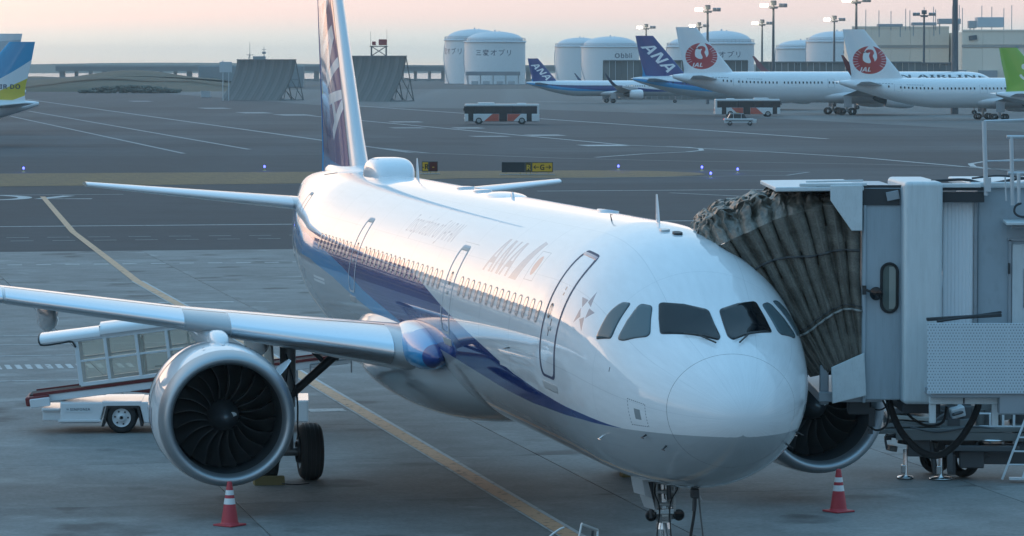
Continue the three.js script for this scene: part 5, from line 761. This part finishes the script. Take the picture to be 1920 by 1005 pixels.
// ---------------------------------------------------------------- fuel tanks, blast fences, buildings
{
  const wall = (draw) => { const [c, x] = canvas(2048, 512); x.fillStyle = '#dde2e4'; x.fillRect(0, 0, 2048, 512); x.fillStyle = '#ccd3d6'; for (let j = 1; j < 7; j++) x.fillRect(0, j * 73, 2048, 2); if (draw) { x.fillStyle = '#39465f'; x.strokeStyle = '#39465f'; draw(x); } return mat(1, 1, 1, { map: tex(c), roughness: .55 }); };
  const kana = (x, X, Yb, S) => {   // five characters drawn stroke by stroke on a 10 x 10 grid
    const ch = [[[1.5, 2, 8.5, 2], [2.2, 5, 7.8, 5], [.8, 8.6, 9.2, 8.6]],
      [[5, .2, 5, 1.4], [1, 1.4, 9, 1.4], [2, 1.6, 2.6, 3], [5, 1.6, 5, 2.8], [8, 1.6, 7.2, 3], [.8, 3.6, 9.2, 3.6], [.8, 3.6, .8, 4.6], [9.2, 3.6, 9.2, 4.6], [2.2, 4.6, 2.6, 6], [3.6, 4.4, 3.8, 6], [3.8, 6, 6.4, 6], [6.6, 4.6, 7.2, 5.6], [4, 6.2, 1, 9], [3, 7, 7.6, 7], [7.6, 7, 3, 9.8], [4, 8, 9, 9.8]],
      [[.8, 3, 9.2, 3], [6, .8, 6, 9.4], [6, 9.4, 4.6, 8.8], [6, 3.2, 1.2, 8.2]],
      [[1, 2.4, 7.6, 2.4], [7.6, 2.4, 6.6, 6], [6.6, 6, 2.8, 9.4], [7.6, .6, 8.2, 1.6], [8.8, .4, 9.4, 1.4]],
      [[2.4, 1.2, 2.4, 6], [7.4, 1, 7.4, 5.4], [7.4, 5.4, 6.4, 8], [6.4, 8, 3.8, 9.6]]];
    x.lineWidth = S * 1.05; x.lineCap = 'butt'; ch.forEach((g, i) => { for (const [a, b, c, d] of g) { x.beginPath(); x.moveTo(X + (i * 11.2 + a) * S, Yb + b * S); x.lineTo(X + (i * 11.2 + c) * S, Yb + d * S); x.stroke(); } });
  };
  const withKana = wall(x => kana(x, 1024 - 250 + 30, 95, 7.6)), withKanaLeft = wall(x => kana(x, 480, 95, 7.6)), withLatin = wall(x => { x.font = 'bold 92px sans-serif'; x.fillText('Obbli', 1060, 165); }), blank = wall();
  const domeMat = mat(.62, .66, .69, { roughness: .5 }), railMat = mat(.42, .45, .48, { roughness: .6 });
  const tank = (px, D, R, h, dome, m, label) => {
    const t = thing('fuel_tank', label, 'storage tank', 'fuel tanks beyond the field'); t.position.set((px - 960) * D / 6887, 0, -D);
    const g = new THREE.CylinderGeometry(R, R, h, 72, 1, true); g.translate(0, h / 2, 0); g.rotateY(PI); mesh('shell', g, m, t);
    mesh('dome', latheY(range(0, 1, 12).map(q => [R * .93 * Math.cos(q * PI / 2 * .98), h + .5 + dome * Math.sin(q * PI / 2)]), 48), domeMat, t);
    mesh('rim', latheY([[R + .05, h - .5], [R + .5, h - .45], [R + .5, h + .1], [R * .9, h + .5]], 64), domeMat, t);
    const posts = []; for (let i = 0; i < 48; i++) { const a = i / 48 * 2 * PI; posts.push(bar(R * Math.cos(a), h, R * Math.sin(a), R * Math.cos(a), h + 1.5, R * Math.sin(a), .07, .07, 5)); }
    mesh('railing', [...posts, new THREE.TorusGeometry(R, .08, 5, 64).rotateX(PI / 2).translate(0, h + 1.5, 0), new THREE.TorusGeometry(R, .06, 5, 64).rotateX(PI / 2).translate(0, h + .8, 0)], railMat, t);
    mesh('vent', [bar(0, h + dome - .3, 0, 0, h + dome + 1.2, 0, .5, .35, 10), bar(2, h + dome * .96, 1, 2, h + dome + .8, 1, .3, .3, 8)], domeMat, t);
    mesh('stair', [tube(range(0, 1, 14).map(q => { const a = PI / 2 + 1.0 + q * .9; return [(R + .4) * Math.cos(a), q * h, (R + .4) * Math.sin(a)]; }), .22, 40, 5)], railMat, t);
    return t;
  };
  const F = D => D / 6887;
  tank(890, 1700, 56 * F(1700), 20.2, 4.4, withKanaLeft, 'white tank with lettering cut off, behind the leftmost lettered tank');
  tank(928, 1640, 57 * F(1640), 19.0, 4.0, withKana, 'leftmost front fuel tank with five dark characters');
  tank(1087, 1930, 46 * F(1930), 18.4, 4.0, blank, 'blank white tank behind the second pair, left of the navy fin');
  tank(1144, 1850, 54 * F(1850), 17.8, 4.6, withLatin, 'white tank marked in Latin letters, above the smallest airliner');
  tank(1292, 1600, 42 * F(1600), 16.6, 3.4, blank, 'blank white tank mostly hidden behind the fin with the left red disc');
  tank(1352, 1500, 61 * F(1500), 17.4, 4.6, withKana, 'white tank with five dark characters, right of the left red disc');
  tank(1500, 1800, 46 * F(1800), 16.8, 3.4, blank, 'small blank white tank between two lamp masts');
  tank(1568, 1650, 57 * F(1650), 19.2, 4.0, withLatin, 'white tank marked in Latin letters, left of the beige terminal');
  // pipe rack in front of the first tank
  const pr = thing('pipe_rack', 'long low pipe rack on posts before the leftmost lettered tank', 'pipe rack'); pr.position.set(-8.2, 0, -1600);
  mesh('roof', box(23.5, 1.7, 6, 0, 4.9, 0, 0, 0, 0, .2), mat(.20, .22, .25), pr); for (const x of [-11, -5.5, 0, 5.5, 11]) mesh('post', box(.5, 4.2, .5, x, 2.1, 0), railMat, pr); mesh('pump_row', [-8, -3, 3, 8].map(x => box(3, 1.6, 2, x, .8, 1, 0, 0, 0, .2)), railMat, pr);
}
{ // jet blast deflectors: curved ribbed face on braced frames
  const rib = mat(.115, .118, .115, { roughness: .7 }), ribLight = mat(.15, .15, .145, { roughness: .7 }), brace = mat(.17, .18, .18, { roughness: .6 });
  const fence = (x, z, len, h, phi, label) => {
    const t = thing('blast_fence', label, 'blast fence', 'jet blast deflectors'); t.position.set(x, 0, z); t.rotation.y = phi;
    const prof = q => [h * q, 6.2 * (1 - q) ** 1.7];   // height, reach forward
    const n = Math.round(len / .9); for (let i = 0; i < n; i++) mesh('panel', sheet((u, v) => { const [y, r] = prof(clamp(u, 0, 1)), w = Math.abs(Math.cos(v * PI)) * .16; return V(-len / 2 + (i + v) * len / n, y, r + w); }, range(0, 1, 8), range(.02, .98, 4)), i % 3 ? rib : ribLight, t);
    mesh('back_face', sheet((u, v) => { const [y, r] = prof(clamp(u, 0, 1)); return V(lerp(-len / 2, len / 2, v), y, r - .12); }, range(0, 1, 8), [0, 1]), brace, t);
    for (let i = 0; i <= 5; i++) { const X = -len / 2 + .1 + i * (len - .2) / 5; mesh('brace', [bar(X, 0, -3.2, X, h, -.1, .14), bar(X, h * .52, 1.6, X, 0, -3.2, .1), bar(X, h * .52, 1.6, X, h * .5, -1.7, .1), bar(X, .1, 5.8, X, .1, -3.2, .1), bar(X, h * .25, 3.7, X, 0, 0, .1), bar(X, h * .5, -1.7, X, 0, 0, .1)], brace, t); }
    mesh('top_rail', box(len + .2, .25, .5, 0, h, -.05), brace, t); return t;
  };
  fence(-31.6, -868, 16.5, 10.6, -.62, 'ribbed grey blast fence right beside the tall tail fin'); fence(-59.8, -895, 18.2, 9.8, -.62, 'ribbed grey blast fence left of the tall tail fin, under the ship masts');
  // long low lattice screens behind the white airliners
  const screen = (x0, x1, z, h, label) => { const t = thing('blast_screen', label, 'blast screen', 'lattice screens behind the airliners'); t.position.set((x0 + x1) / 2, 0, z); const L = x1 - x0, n = Math.round(L / 1.5); for (let i = 0; i < n; i++) mesh('panel', box(L / n - .08, h, .25, -L / 2 + (i + .5) * L / n, h / 2, (i % 2) * .12, 0, -.2, 0), i % 4 ? rib : ribLight, t); mesh('top_rail', box(L, .3, .5, 0, h, -.6), brace, t); mesh('brace', range(0, 1, 8).map(q => bar(-L / 2 + q * L, 0, -4, -L / 2 + q * L, h, -.6, .15)), brace, t); };
  screen(22.5, 58, -905, 9.6, 'dark lattice blast screen behind the large navy tail fin'); screen(58.5, 98, -880, 9.2, 'dark lattice blast screen below the tanks, behind the left white airliner'); screen(98.5, 106, -885, 9.0, 'short end bay of the dark lattice screen near the beige terminal');
}
{ // red water tank on a lattice stand
  const t = thing('lattice_tower', 'red box on a lattice stand above the nearer blast fence', 'tower'); t.position.set(-36.2, 0, -1000); const m = mat(.17, .16, .16), r = mat(.33, .05, .05);
  for (const [x, z] of [[-2, -2], [2, -2], [-2, 2], [2, 2]]) mesh('leg', bar(x, 0, z, x, 13.6, z, .16), m, t);
  mesh('lattice', [2, 5, 8, 11].flatMap(y => [[-2, -2, 2, -2], [2, -2, 2, 2], [2, 2, -2, 2], [-2, 2, -2, -2]].flatMap(([a, b, c, d]) => [bar(a, y, b, c, y + 2.6, d, .09), bar(c, y, d, a, y + 2.6, b, .09), bar(a, y, b, c, y, d, .09)])), m, t);
  mesh('platform', box(4.8, .25, 4.8, 0, 13.6, 0), m, t); mesh('cabinet', [box(2.2, 1.6, 2.6, 1.1, 14.7, 0, 0, 0, 0, .15), box(1.0, 1.0, 1.5, -1.3, 14.4, 0, 0, 0, 0, .1)], r, t); mesh('mast', bar(-2.2, 13.6, 0, -2.2, 17.6, 0, .05), m, t); mesh('mast', bar(2.2, 13.6, 0, 2.2, 18.2, 0, .04), m, t);
}
{ // viaduct across the back of the field
  const t = thing('viaduct', 'long low concrete viaduct along the horizon', 'viaduct'); const m = mat(.19, .20, .21, { roughness: .8 }), d = mat(.26, .27, .28, { roughness: .8 }); t.position.set(-70, 0, -1980);
  mesh('deck', box(350, 2.3, 12, 0, 6.3, 0), m, t); mesh('parapet', [box(350, 1.0, .4, 0, 7.9, 6.2)], d, t);
  for (let i = 0; i < 46; i++) mesh('pier', box(i % 3 ? 1.5 : 2.6, 5.3, 5, -172 + i * 7.6, 2.6, 0), i % 2 ? m : d, t);
  const s = single('sea_wall', box(2400, 1.0, 6, 0, .4, -2056), mat(.16, .18, .19), 'low dark sea wall at the foot of the viaduct', 'sea wall');
}
{ // ship's bridge and masts standing above the left fence
  const t = thing('ship', 'grey ship superstructure with masts above the left blast fence', 'ship'); t.position.set(-97.5, 0, -1405); const m = mat(.22, .25, .27, { roughness: .7 });
  mesh('hull', box(40, 8.2, 9, -2, 4.1, 0, 0, 0, 0, .4), m, t); mesh('bridge', [box(6.4, 2.6, 6, 1, 9.5, 0, 0, 0, 0, .2), box(4.6, 1.2, 5, 1, 11.3, 0, 0, 0, 0, .2)], m, t);
  mesh('mast', [bar(-2.6, 10, 0, -2.6, 17.2, 0, .16, .06), bar(-4, 12.4, 0, -1.2, 12.4, 0, .1), bar(-3.6, 9, 0, -2.6, 13, 0, .12)], m, t); mesh('mast', [bar(2.8, 11.8, 0, 2.8, 15.6, 0, .16, .08), bar(2, 14.4, 0, 3.6, 14.4, 0, .1)], m, t); mesh('radar', box(1.4, .9, .6, 2.8, 13.2, 0, 0, 0, 0, .2), m, t);
}
{ // embankment with a ramp and clipped shrubs at the far left
  const g = sheet((u, v) => { const x = lerp(-200, -62, u), ridge = 6.4 * Math.exp(-(((x + 140) / 20) ** 2)) + 4.2 * Math.exp(-(((x + 182) / 26) ** 2)) + 2.6 * Math.exp(-(((x + 112) / 12) ** 2)); return V(x, -.2 + ridge * Math.sin(PI * clamp(v, 0, 1)) ** .7 + .25 * vn(u * 40, v * 20, 512, 505), -lerp(1180, 1560, v)); }, range(0, 1, 60), range(0, 1, 24), (u, v) => [u * 20, v * 40]);
  struct('embankment', g, mk(turfTex, .20, .20, .185, { roughness: 1 }));
  struct('ramp_road', sheet((u, v) => V(lerp(-190, -88, u) + v * 7, .25 + 5.0 * Math.sin(PI * u) ** .8 * .9, -lerp(1160, 1320, u)), range(0, 1, 24), [0, 1]), asphaltWornMat);
  const leaf = mat(.10, .105, .085, { roughness: .95 }), gs = []; for (let i = 0; i < 420; i++) { const u = rnd(), x = lerp(-132, -101, u); gs.push(new THREE.IcosahedronGeometry(rr(.25, .7), 0).scale(1.3, .8, 1).translate(x, rr(.2, 2.2) * Math.sin(PI * clamp(u, .06, .94)) ** .5, -1120 + rr(-3, 3))); }
  const h = mesh('shrub_bank', gs, leaf, scene); h.userData = { kind: 'stuff', label: 'bank of dark shrubs below the ramp at the far left', category: 'shrubs' };
  single('notice_board', [box(3.0, 2.6, .3, -68.9, 8.0, -885.4, 0, 0, 0, .1), bar(-69.6, 0, -885.4, -69.6, 9.6, -885.4, .12), bar(-68.2, 0, -885.4, -68.2, 8, -885.4, .12)], mat(.5, .54, .56), 'small pale board on posts left of the left blast fence', 'board');
  single('equipment_cabin', [box(2.5, 1.5, 2, -81, .76, -973, 0, 0, 0, .08), box(2.7, .15, 2.2, -81, 1.56, -973)], mat(.42, .45, .47), 'small pale cabin on the ground at the far left', 'cabin');
}
{ // beige terminal with roof plant and rods
  const t = thing('terminal_building', 'large beige terminal block with rods on its roof at the right', 'building'); const be = mat(.90, .76, .61, { roughness: .8 }), be2 = mat(.86, .73, .59, { roughness: .8 }), gr = mat(.30, .33, .36, { roughness: .6 }), dk = mat(.07, .08, .09);
  const Y = (y, D) => 8.468 - (y - 122.3) * D / 6887; const D = 1200, X = px => (px - 960) * D / 6887;
  t.position.set(0, 0, -D);
  const seg = (x0, x1, h, z) => { const w = (x1 - x0) / Math.round((x1 - x0) / 7); for (let x = x0; x < x1 - .1; x += w) { mesh('wall_panel', box(w - .06, h - 15.2, 1, x + w / 2, 15.2 + (h - 15.2) / 2, z), rnd() < .5 ? be : be2, t); mesh('wall_panel', box(w - .06, 14.2, 1, x + w / 2, 7.1, z), rnd() < .5 ? be : be2, t); } mesh('cornice', box(x1 - x0, .5, 1.6, (x0 + x1) / 2, h + .2, z), be2, t); mesh('string_course', box(x1 - x0, .8, 1.5, (x0 + x1) / 2, 14.7, z), mat(.42, .38, .34), t); };
  seg(X(1612), X(1798), 21.0, -30); seg(X(1802), X(2150), 19.6, 0);
  mesh('block', [box(X(1798) - X(1612), 20.6, 28, (X(1612) + X(1798)) / 2, 10.2, -45), box(X(2150) - X(1802), 19.3, 58, (X(1802) + X(2150)) / 2, 9.6, -30)], be2, t);
  mesh('wall_sign', [box(2.6, 1.5, .8, X(1822), Y(71, D), .9, 0, 0, .12)], dk, t);
  for (const x of [1790, 1905]) mesh('drain_pipe', box(.5, 15, .5, X(x), 7.5, .9), gr, t);
  mesh('loading_dock', box(6, 2.4, 2, X(1850), 5.6, 1.2), gr, t); mesh('loading_dock', box(5, 2.2, 2, X(1795), 5.8, 1.2), gr, t);
  for (const [a, b, y0, y1] of [[1655, 1702, 44, 49], [1720, 1766, 41, 47], [1770, 1812, 34, 44], [1828, 1842, 38, 52]]) { mesh('roof_plant', box(X(b) - X(a), (y1 - y0) * .174, 5, (X(a) + X(b)) / 2, Y((y0 + y1) / 2, D), -20, 0, 0, 0, .1), gr, t); mesh('plant_leg', [X(a) + .6, X(b) - .6].map(x => box(.3, 4, .3, x, Y(y1, D) - 1.4, -20)), gr, t); }
  mesh('roof_plant', box(X(1891) - X(1842), 3.3, 8, X(1866), Y(41, D), -18, 0, 0, 0, .15), mat(.36, .42, .47), t);
  for (const [x, y] of [[1634, 17], [1659, 18], [1682, 19], [1710, 15], [1718, 18], [1745, 12], [1763, 11], [1767, 16], [1799, 10], [1812, 8], [1818, 13], [1855, 9], [1874, 11], [1897, 14], [1912, 8]]) mesh('roof_rod', box(.22, Y(y, D) - 20, .22, X(x), (Y(y, D) + 20) / 2, -22), gr, t);
}
{ // terminal pier to the left of the stands, outside the picture: the airliner's flank and cowls mirror its dark outline
  const t = thing('terminal_pier', 'long grey terminal pier beyond the left edge, mirrored in the airliner flank', 'building'); t.position.set(NOSE[0], 0, NOSE[1]); t.rotation.y = YAW;
  const wallM = mat(.20, .21, .22, { roughness: .7 }), glz = gloss(.03, .04, .05, { roughness: .1 }), roofM = mat(.16, .17, .18, { roughness: .7 });
  mesh('wall', box(26, 19, 430, -70, 9.5, -255, 0, 0, 0, .2), wallM, t); mesh('roof', box(30, .8, 434, -70, 19.4, -255, 0, 0, 0, .2), roofM, t);
  for (let i = 0; i < 28; i++) for (const y of [4.2, 9.4, 14.6]) mesh('window', box(.3, 3.6, 12.6, -56.9, y, -50 - i * 15, 0, 0, 0, .05), glz, t);
  for (let i = 0; i < 14; i++) mesh('roof_plant', box(rr(4, 9), rr(1.5, 4.5), rr(5, 14), -64 + rr(-2, 2), 20.4, -60 - i * 29, 0, 0, 0, .1), roofM, t);
}
{ // lamp masts on the far apron; a few floodlights are lit
  const pm = mat(.10, .115, .13, { roughness: .6 }), lampOn = new THREE.MeshStandardMaterial({ color: rgb(.9, .85, .75), emissive: rgb(1, .82, .58), emissiveIntensity: 2.2 }), lampOff = mat(.25, .27, .29);
  const mast = (px, topY, D, lit, label, thick = 1) => {
    const t = thing('lamp_mast', label, 'lamp mast', 'floodlight masts on the far apron'), x = (px - 960) * D / 6887, h = 8.468 - (topY - 122.3) * D / 6887; t.position.set(x, 0, -D);
    mesh('pole', bar(0, 0, 0, 0, h, 0, .38 * thick, .22 * thick, 10), pm, t); if (thick > 1) { mesh('pole_band', [bar(0, h * .4, 0, 0, h * .42, 0, .5, .5, 10)], pm, t); return; }
    mesh('platform', [box(1.7, .35, 1.7, 0, h - .9, 0, 0, 0, 0, .05), box(1.2, 1.0, 1.2, 0, h + .1, 0, 0, 0, 0, .15), bar(-2.6, h - .7, 0, 2.6, h - .7, 0, .10, .10, 6)], pm, t);
    for (const q of [-2.4, -1.5, 1.5, 2.4]) { const on = lit && q < 0; mesh('floodlight', box(.85, .75, .5, q, h - .4, .35, 0, .35, 0, .1), on ? lampOn : lampOff, t); }
    if (lit) { const p = new THREE.PointLight(rgb(1, .82, .58), 60, 0, 2); p.position.set(-1.95, h - .45, 1.2); p.castShadow = true; t.add(p); }
  };
  mast(1211, 49, 1100, true, 'short lit lamp mast above the large navy fin'); mast(1310, 46, 1050, true, 'lit lamp mast just left of the tallest left mast'); mast(1326, 15, 800, true, 'tall lit lamp mast above the left red disc'); mast(1428, 41, 1000, true, 'shorter lit lamp mast right of the lettered tank'); mast(1449, 7, 760, true, 'tall lit lamp mast in the middle of the right half'); mast(1563, 34, 950, true, 'shorter lit lamp mast before the tank left of the terminal'); mast(1604, -3, 720, true, 'tall lit lamp mast cut by the top edge, at the terminal corner'); mast(1731, 24, 900, false, 'unlit lamp mast in front of the beige terminal'); mast(1789, -40, 640, false, 'thick bare mast before the terminal, cut by the top edge', 1.9);
}

// ---------------------------------------------------------------- vehicles, signs and lights on the field
function bus(x, z, turn, label) {
  const t = thing('apron_bus', label, 'bus', 'apron buses'); t.position.set(x, .01, z); t.rotation.y = turn;   // long side along x, front towards -x
  const w = gloss(.66, .68, .68, { clearcoatRoughness: .15 }), r = gloss(.50, .085, .05, { clearcoatRoughness: .15 }), gl = gloss(.015, .02, .024, { roughness: .12 });
  mesh('body', [box(10.8, 1.15, 2.4, 0, .92, 0, 0, 0, 0, .12), box(10.7, .35, 2.36, 0, 2.72, 0, 0, 0, 0, .12), box(.35, 1.4, 2.36, 5.18, 2.0, 0, 0, 0, 0, .1)], w, t);
  mesh('window_band', box(10.45, 1.18, 2.32, -.1, 2.02, 0, 0, 0, 0, .12), gl, t);
  for (let i = 0; i < 7; i++) mesh('window_post', box(.07, 1.15, 2.345, -3.9 + i * 1.35, 2.02, 0), blackPlastic, t);
  mesh('windscreen', box(.12, 1.5, 2.1, -5.36, 1.85, 0, 0, 0, .05, .05), gl, t);
  for (const k of [1, -1]) { mesh('stripe_panel', extr([[-2.6, .42], [-.45, .42], [-.45, 1.46], [-1.4, 1.46]], .02).translate(0, 0, k * 1.206), r, t); mesh('stripe_panel', extr([[.75, .42], [1.6, .42], [2.7, 1.46], [.75, 1.46]], .02).translate(0, 0, k * 1.206), r, t); }
  for (const [a, h0, h1] of [[.15, .38, 2.55], [3.9, .38, 2.5], [-4.5, .42, 2.5]]) mesh('door', box(a === .15 ? 1.15 : .75, h1 - h0, 2.425, a, (h0 + h1) / 2, 0, 0, 0, 0, .02), gl, t);
  mesh('roof_unit', [box(2.4, .26, 1.7, -2.3, 2.98, 0, 0, 0, 0, .08), box(1.3, .18, 1.4, 2.8, 2.94, 0, 0, 0, 0, .06)], w, t);
  for (const X of [-3.35, 2.85]) for (const k of [1, -1]) { mesh('wheel_arch', lathe([[0, 0], [.60, 0], [.60, .03]], 24).translate(X, .52, k * 1.195), blackPlastic, t); mesh('wheel', tyreGeo(.48, .3).rotateY(PI / 2).translate(X, .48, k * 1.09), rubber, t); mesh('hub', lathe([[0, .02], [.24, .02], [.26, 0]], 16).translate(X, .48, k * 1.24), hubMat, t); }
  for (const k of [1, -1]) { mesh('headlight', box(.08, .18, .34, -5.42, .85, k * .85, 0, 0, 0, .03), mat(.8, .8, .75), t); mesh('tail_light', box(.06, .3, .16, 5.42, 1.1, k * .95, 0, 0, 0, .02), mat(.4, .02, .02), t); mesh('mirror', box(.14, .4, .22, -5.5, 2.1, k * 1.3, 0, 0, 0, .05), blackPlastic, t); }
  return t;
}
bus(-1.45, -530, 0.02, 'white and red apron bus alone in the middle of the field'); bus(38.8, -607, PI + .03, 'white and red apron bus in front of the white airliner');
{ // service car crossing in front of the second bus
  const t = thing('service_car', 'white service car with its lamps on, just in front of the right bus', 'car'); t.position.set(32.05, .01, -517); const w = gloss(.62, .64, .64), d = blackPlastic, gl = gloss(.02, .025, .03);
  mesh('body', [extr([[-2.2, .35], [2.25, .35], [2.3, .85], [1.7, 1.0], [-2.1, 1.02], [-2.3, .8]], 1.75, .06)], w, t); mesh('cabin', extr([[-1.75, 1.0], [1.0, 1.0], [.55, 1.62], [-1.4, 1.64]], 1.5, .05), gl, t); mesh('roof', box(1.9, .07, 1.45, -.45, 1.65, 0, 0, 0, 0, .03), w, t);
  mesh('side_stripe', extr([[-2.1, .6], [1.9, .6], [1.7, .72], [-2.1, .72]], 1.78), d, t); mesh('light_bar', box(.25, .16, 1.1, -.3, 1.76, 0, 0, 0, 0, .04), mat(.45, .3, .05), t);
  for (const x of [-1.4, 1.4]) for (const k of [1, -1]) mesh('wheel', tyreGeo(.32, .22).rotateY(PI / 2).translate(x, .32, k * .78), rubber, t);
  for (const k of [1, -1]) { mesh('headlight', box(.08, .16, .3, 2.27, .75, k * .6, 0, 0, 0, .03), mat(.85, .85, .8), t); mesh('tail_light', box(.06, .2, .2, -2.26, .85, k * .65, 0, 0, 0, .02), new THREE.MeshStandardMaterial({ color: rgb(.4, .02, .02), emissive: rgb(1, .12, .08), emissiveIntensity: .8 }), t); mesh('window_pillar', box(.07, .62, 1.53, -.4 + k * .55, 1.32, 0), w, t); }
  mesh('roof_rack', [bar(-1.3, 1.72, .6, .4, 1.72, .6, .03), bar(-1.3, 1.72, -.6, .4, 1.72, -.6, .03)], d, t);
}
{ // taxiway guidance signs
  const sign = (x, z, faces, label) => {
    const t = thing('taxiway_sign', label, 'sign', 'taxiway signs'); t.position.set(x, 0, z); let X = 0;
    const total = faces.reduce((s, f) => s + f[0], 0); X = -total / 2; const h = .78, y = .60;
    for (const [w, bg, fg, txt] of faces) {
      mesh('panel', box(w - .02, h, .14, X + w / 2, y, 0, 0, 0, 0, .015), mat(.03, .035, .04), t);
      if (txt) { const [c, q] = canvas(256, Math.round(256 * .66 / (w - .12))); q.fillStyle = bg; q.fillRect(0, 0, c.width, c.height); q.fillStyle = fg; q.strokeStyle = fg; q.textAlign = 'center'; q.textBaseline = 'middle'; q.font = `bold ${c.height * .86}px sans-serif`; q.fillText(txt.replace(/[<>]/g, ''), 128, c.height * .53);
        const ar = (ax, k) => { const s = c.height * .26; q.lineWidth = s * .34; q.beginPath(); q.moveTo(ax - s * 1.1, c.height / 2); q.lineTo(ax + s * 1.1, c.height / 2); q.moveTo(ax + k * s * .3, c.height / 2 - s * .8); q.lineTo(ax + k * s * 1.15, c.height / 2); q.lineTo(ax + k * s * .3, c.height / 2 + s * .8); q.stroke(); }; if (txt.includes('<')) ar(52, -1); if (txt.includes('>')) ar(204, 1);
        if (bg === '#111') { q.lineWidth = 10; q.strokeRect(14, 14, 228, c.height - 28); }
        const g = new THREE.PlaneGeometry(w - .12, .66); g.translate(X + w / 2, y, .0755); mesh('legend', g, new THREE.MeshStandardMaterial({ map: tex(c, { clampEdge: true }), roughness: .5 }), t); }
      for (const k of [.2, .8]) mesh('leg', bar(X + w * k, 0, 0, X + w * k, .25, 0, .025), mat(.4, .3, .08), t);
      X += w;
    }
    mesh('concrete_base', box(total + .3, .06, .6, 0, .03, 0, 0, 0, 0, .01), mat(.3, .3, .29), t); t.rotation.y = .02;
  };
  sign(1.18, -284, [[1.82, '#000', '#000', ''], [.5, '#111', '#d9b23a', 'R'], [1.66, '#d8a92c', '#15130c', '<G>']], 'taxiway sign with black blank, letter R and yellow arrow panel');
  sign(-6.4, -286, [[.55, '#d8a92c', '#15130c', '-R'], [.7, '#5a1a14', '#d9b23a', '-']], 'small yellow and dark red taxiway sign beside the crown aerial');
  const glow = new THREE.MeshStandardMaterial({ color: rgb(.1, .1, .6), emissive: rgb(.10, .12, 1), emissiveIntensity: 5 });
  const lab = ['blue edge light at the far left of the turf strip', 'blue edge light left of the tail fin', 'blue edge light just right of the yellow arrow sign', 'blue edge light at the tip of the turf strip, left of three', 'blue edge light nearest the viewer past the strip end', 'blue edge light rightmost of those past the strip end'];
  [[-38.7, -291], [-19.9, -295.4], [8.6, -296.9], [15.2, -293.9], [15.0, -277.2], [17.7, -288.1]].forEach(([x, z], i) => {
    const t = thing('edge_light', lab[i], 'edge light', 'blue taxiway edge lights'); t.position.set(x, 0, z);
    mesh('stem', [latheY([[.14, 0], [.14, .03], [.05, .06], [.04, .25]], 14)], mat(.45, .4, .1), t); mesh('lamp', latheY([[.07, .25], [.085, .32], [.07, .40], [0, .44]], 14), glow, t);
    const p = new THREE.PointLight(rgb(.12, .14, 1), 1.2, 0, 2); p.position.set(0, .34, 0); p.castShadow = true; t.add(p);
  });
}

renderer.render(scene, camera);
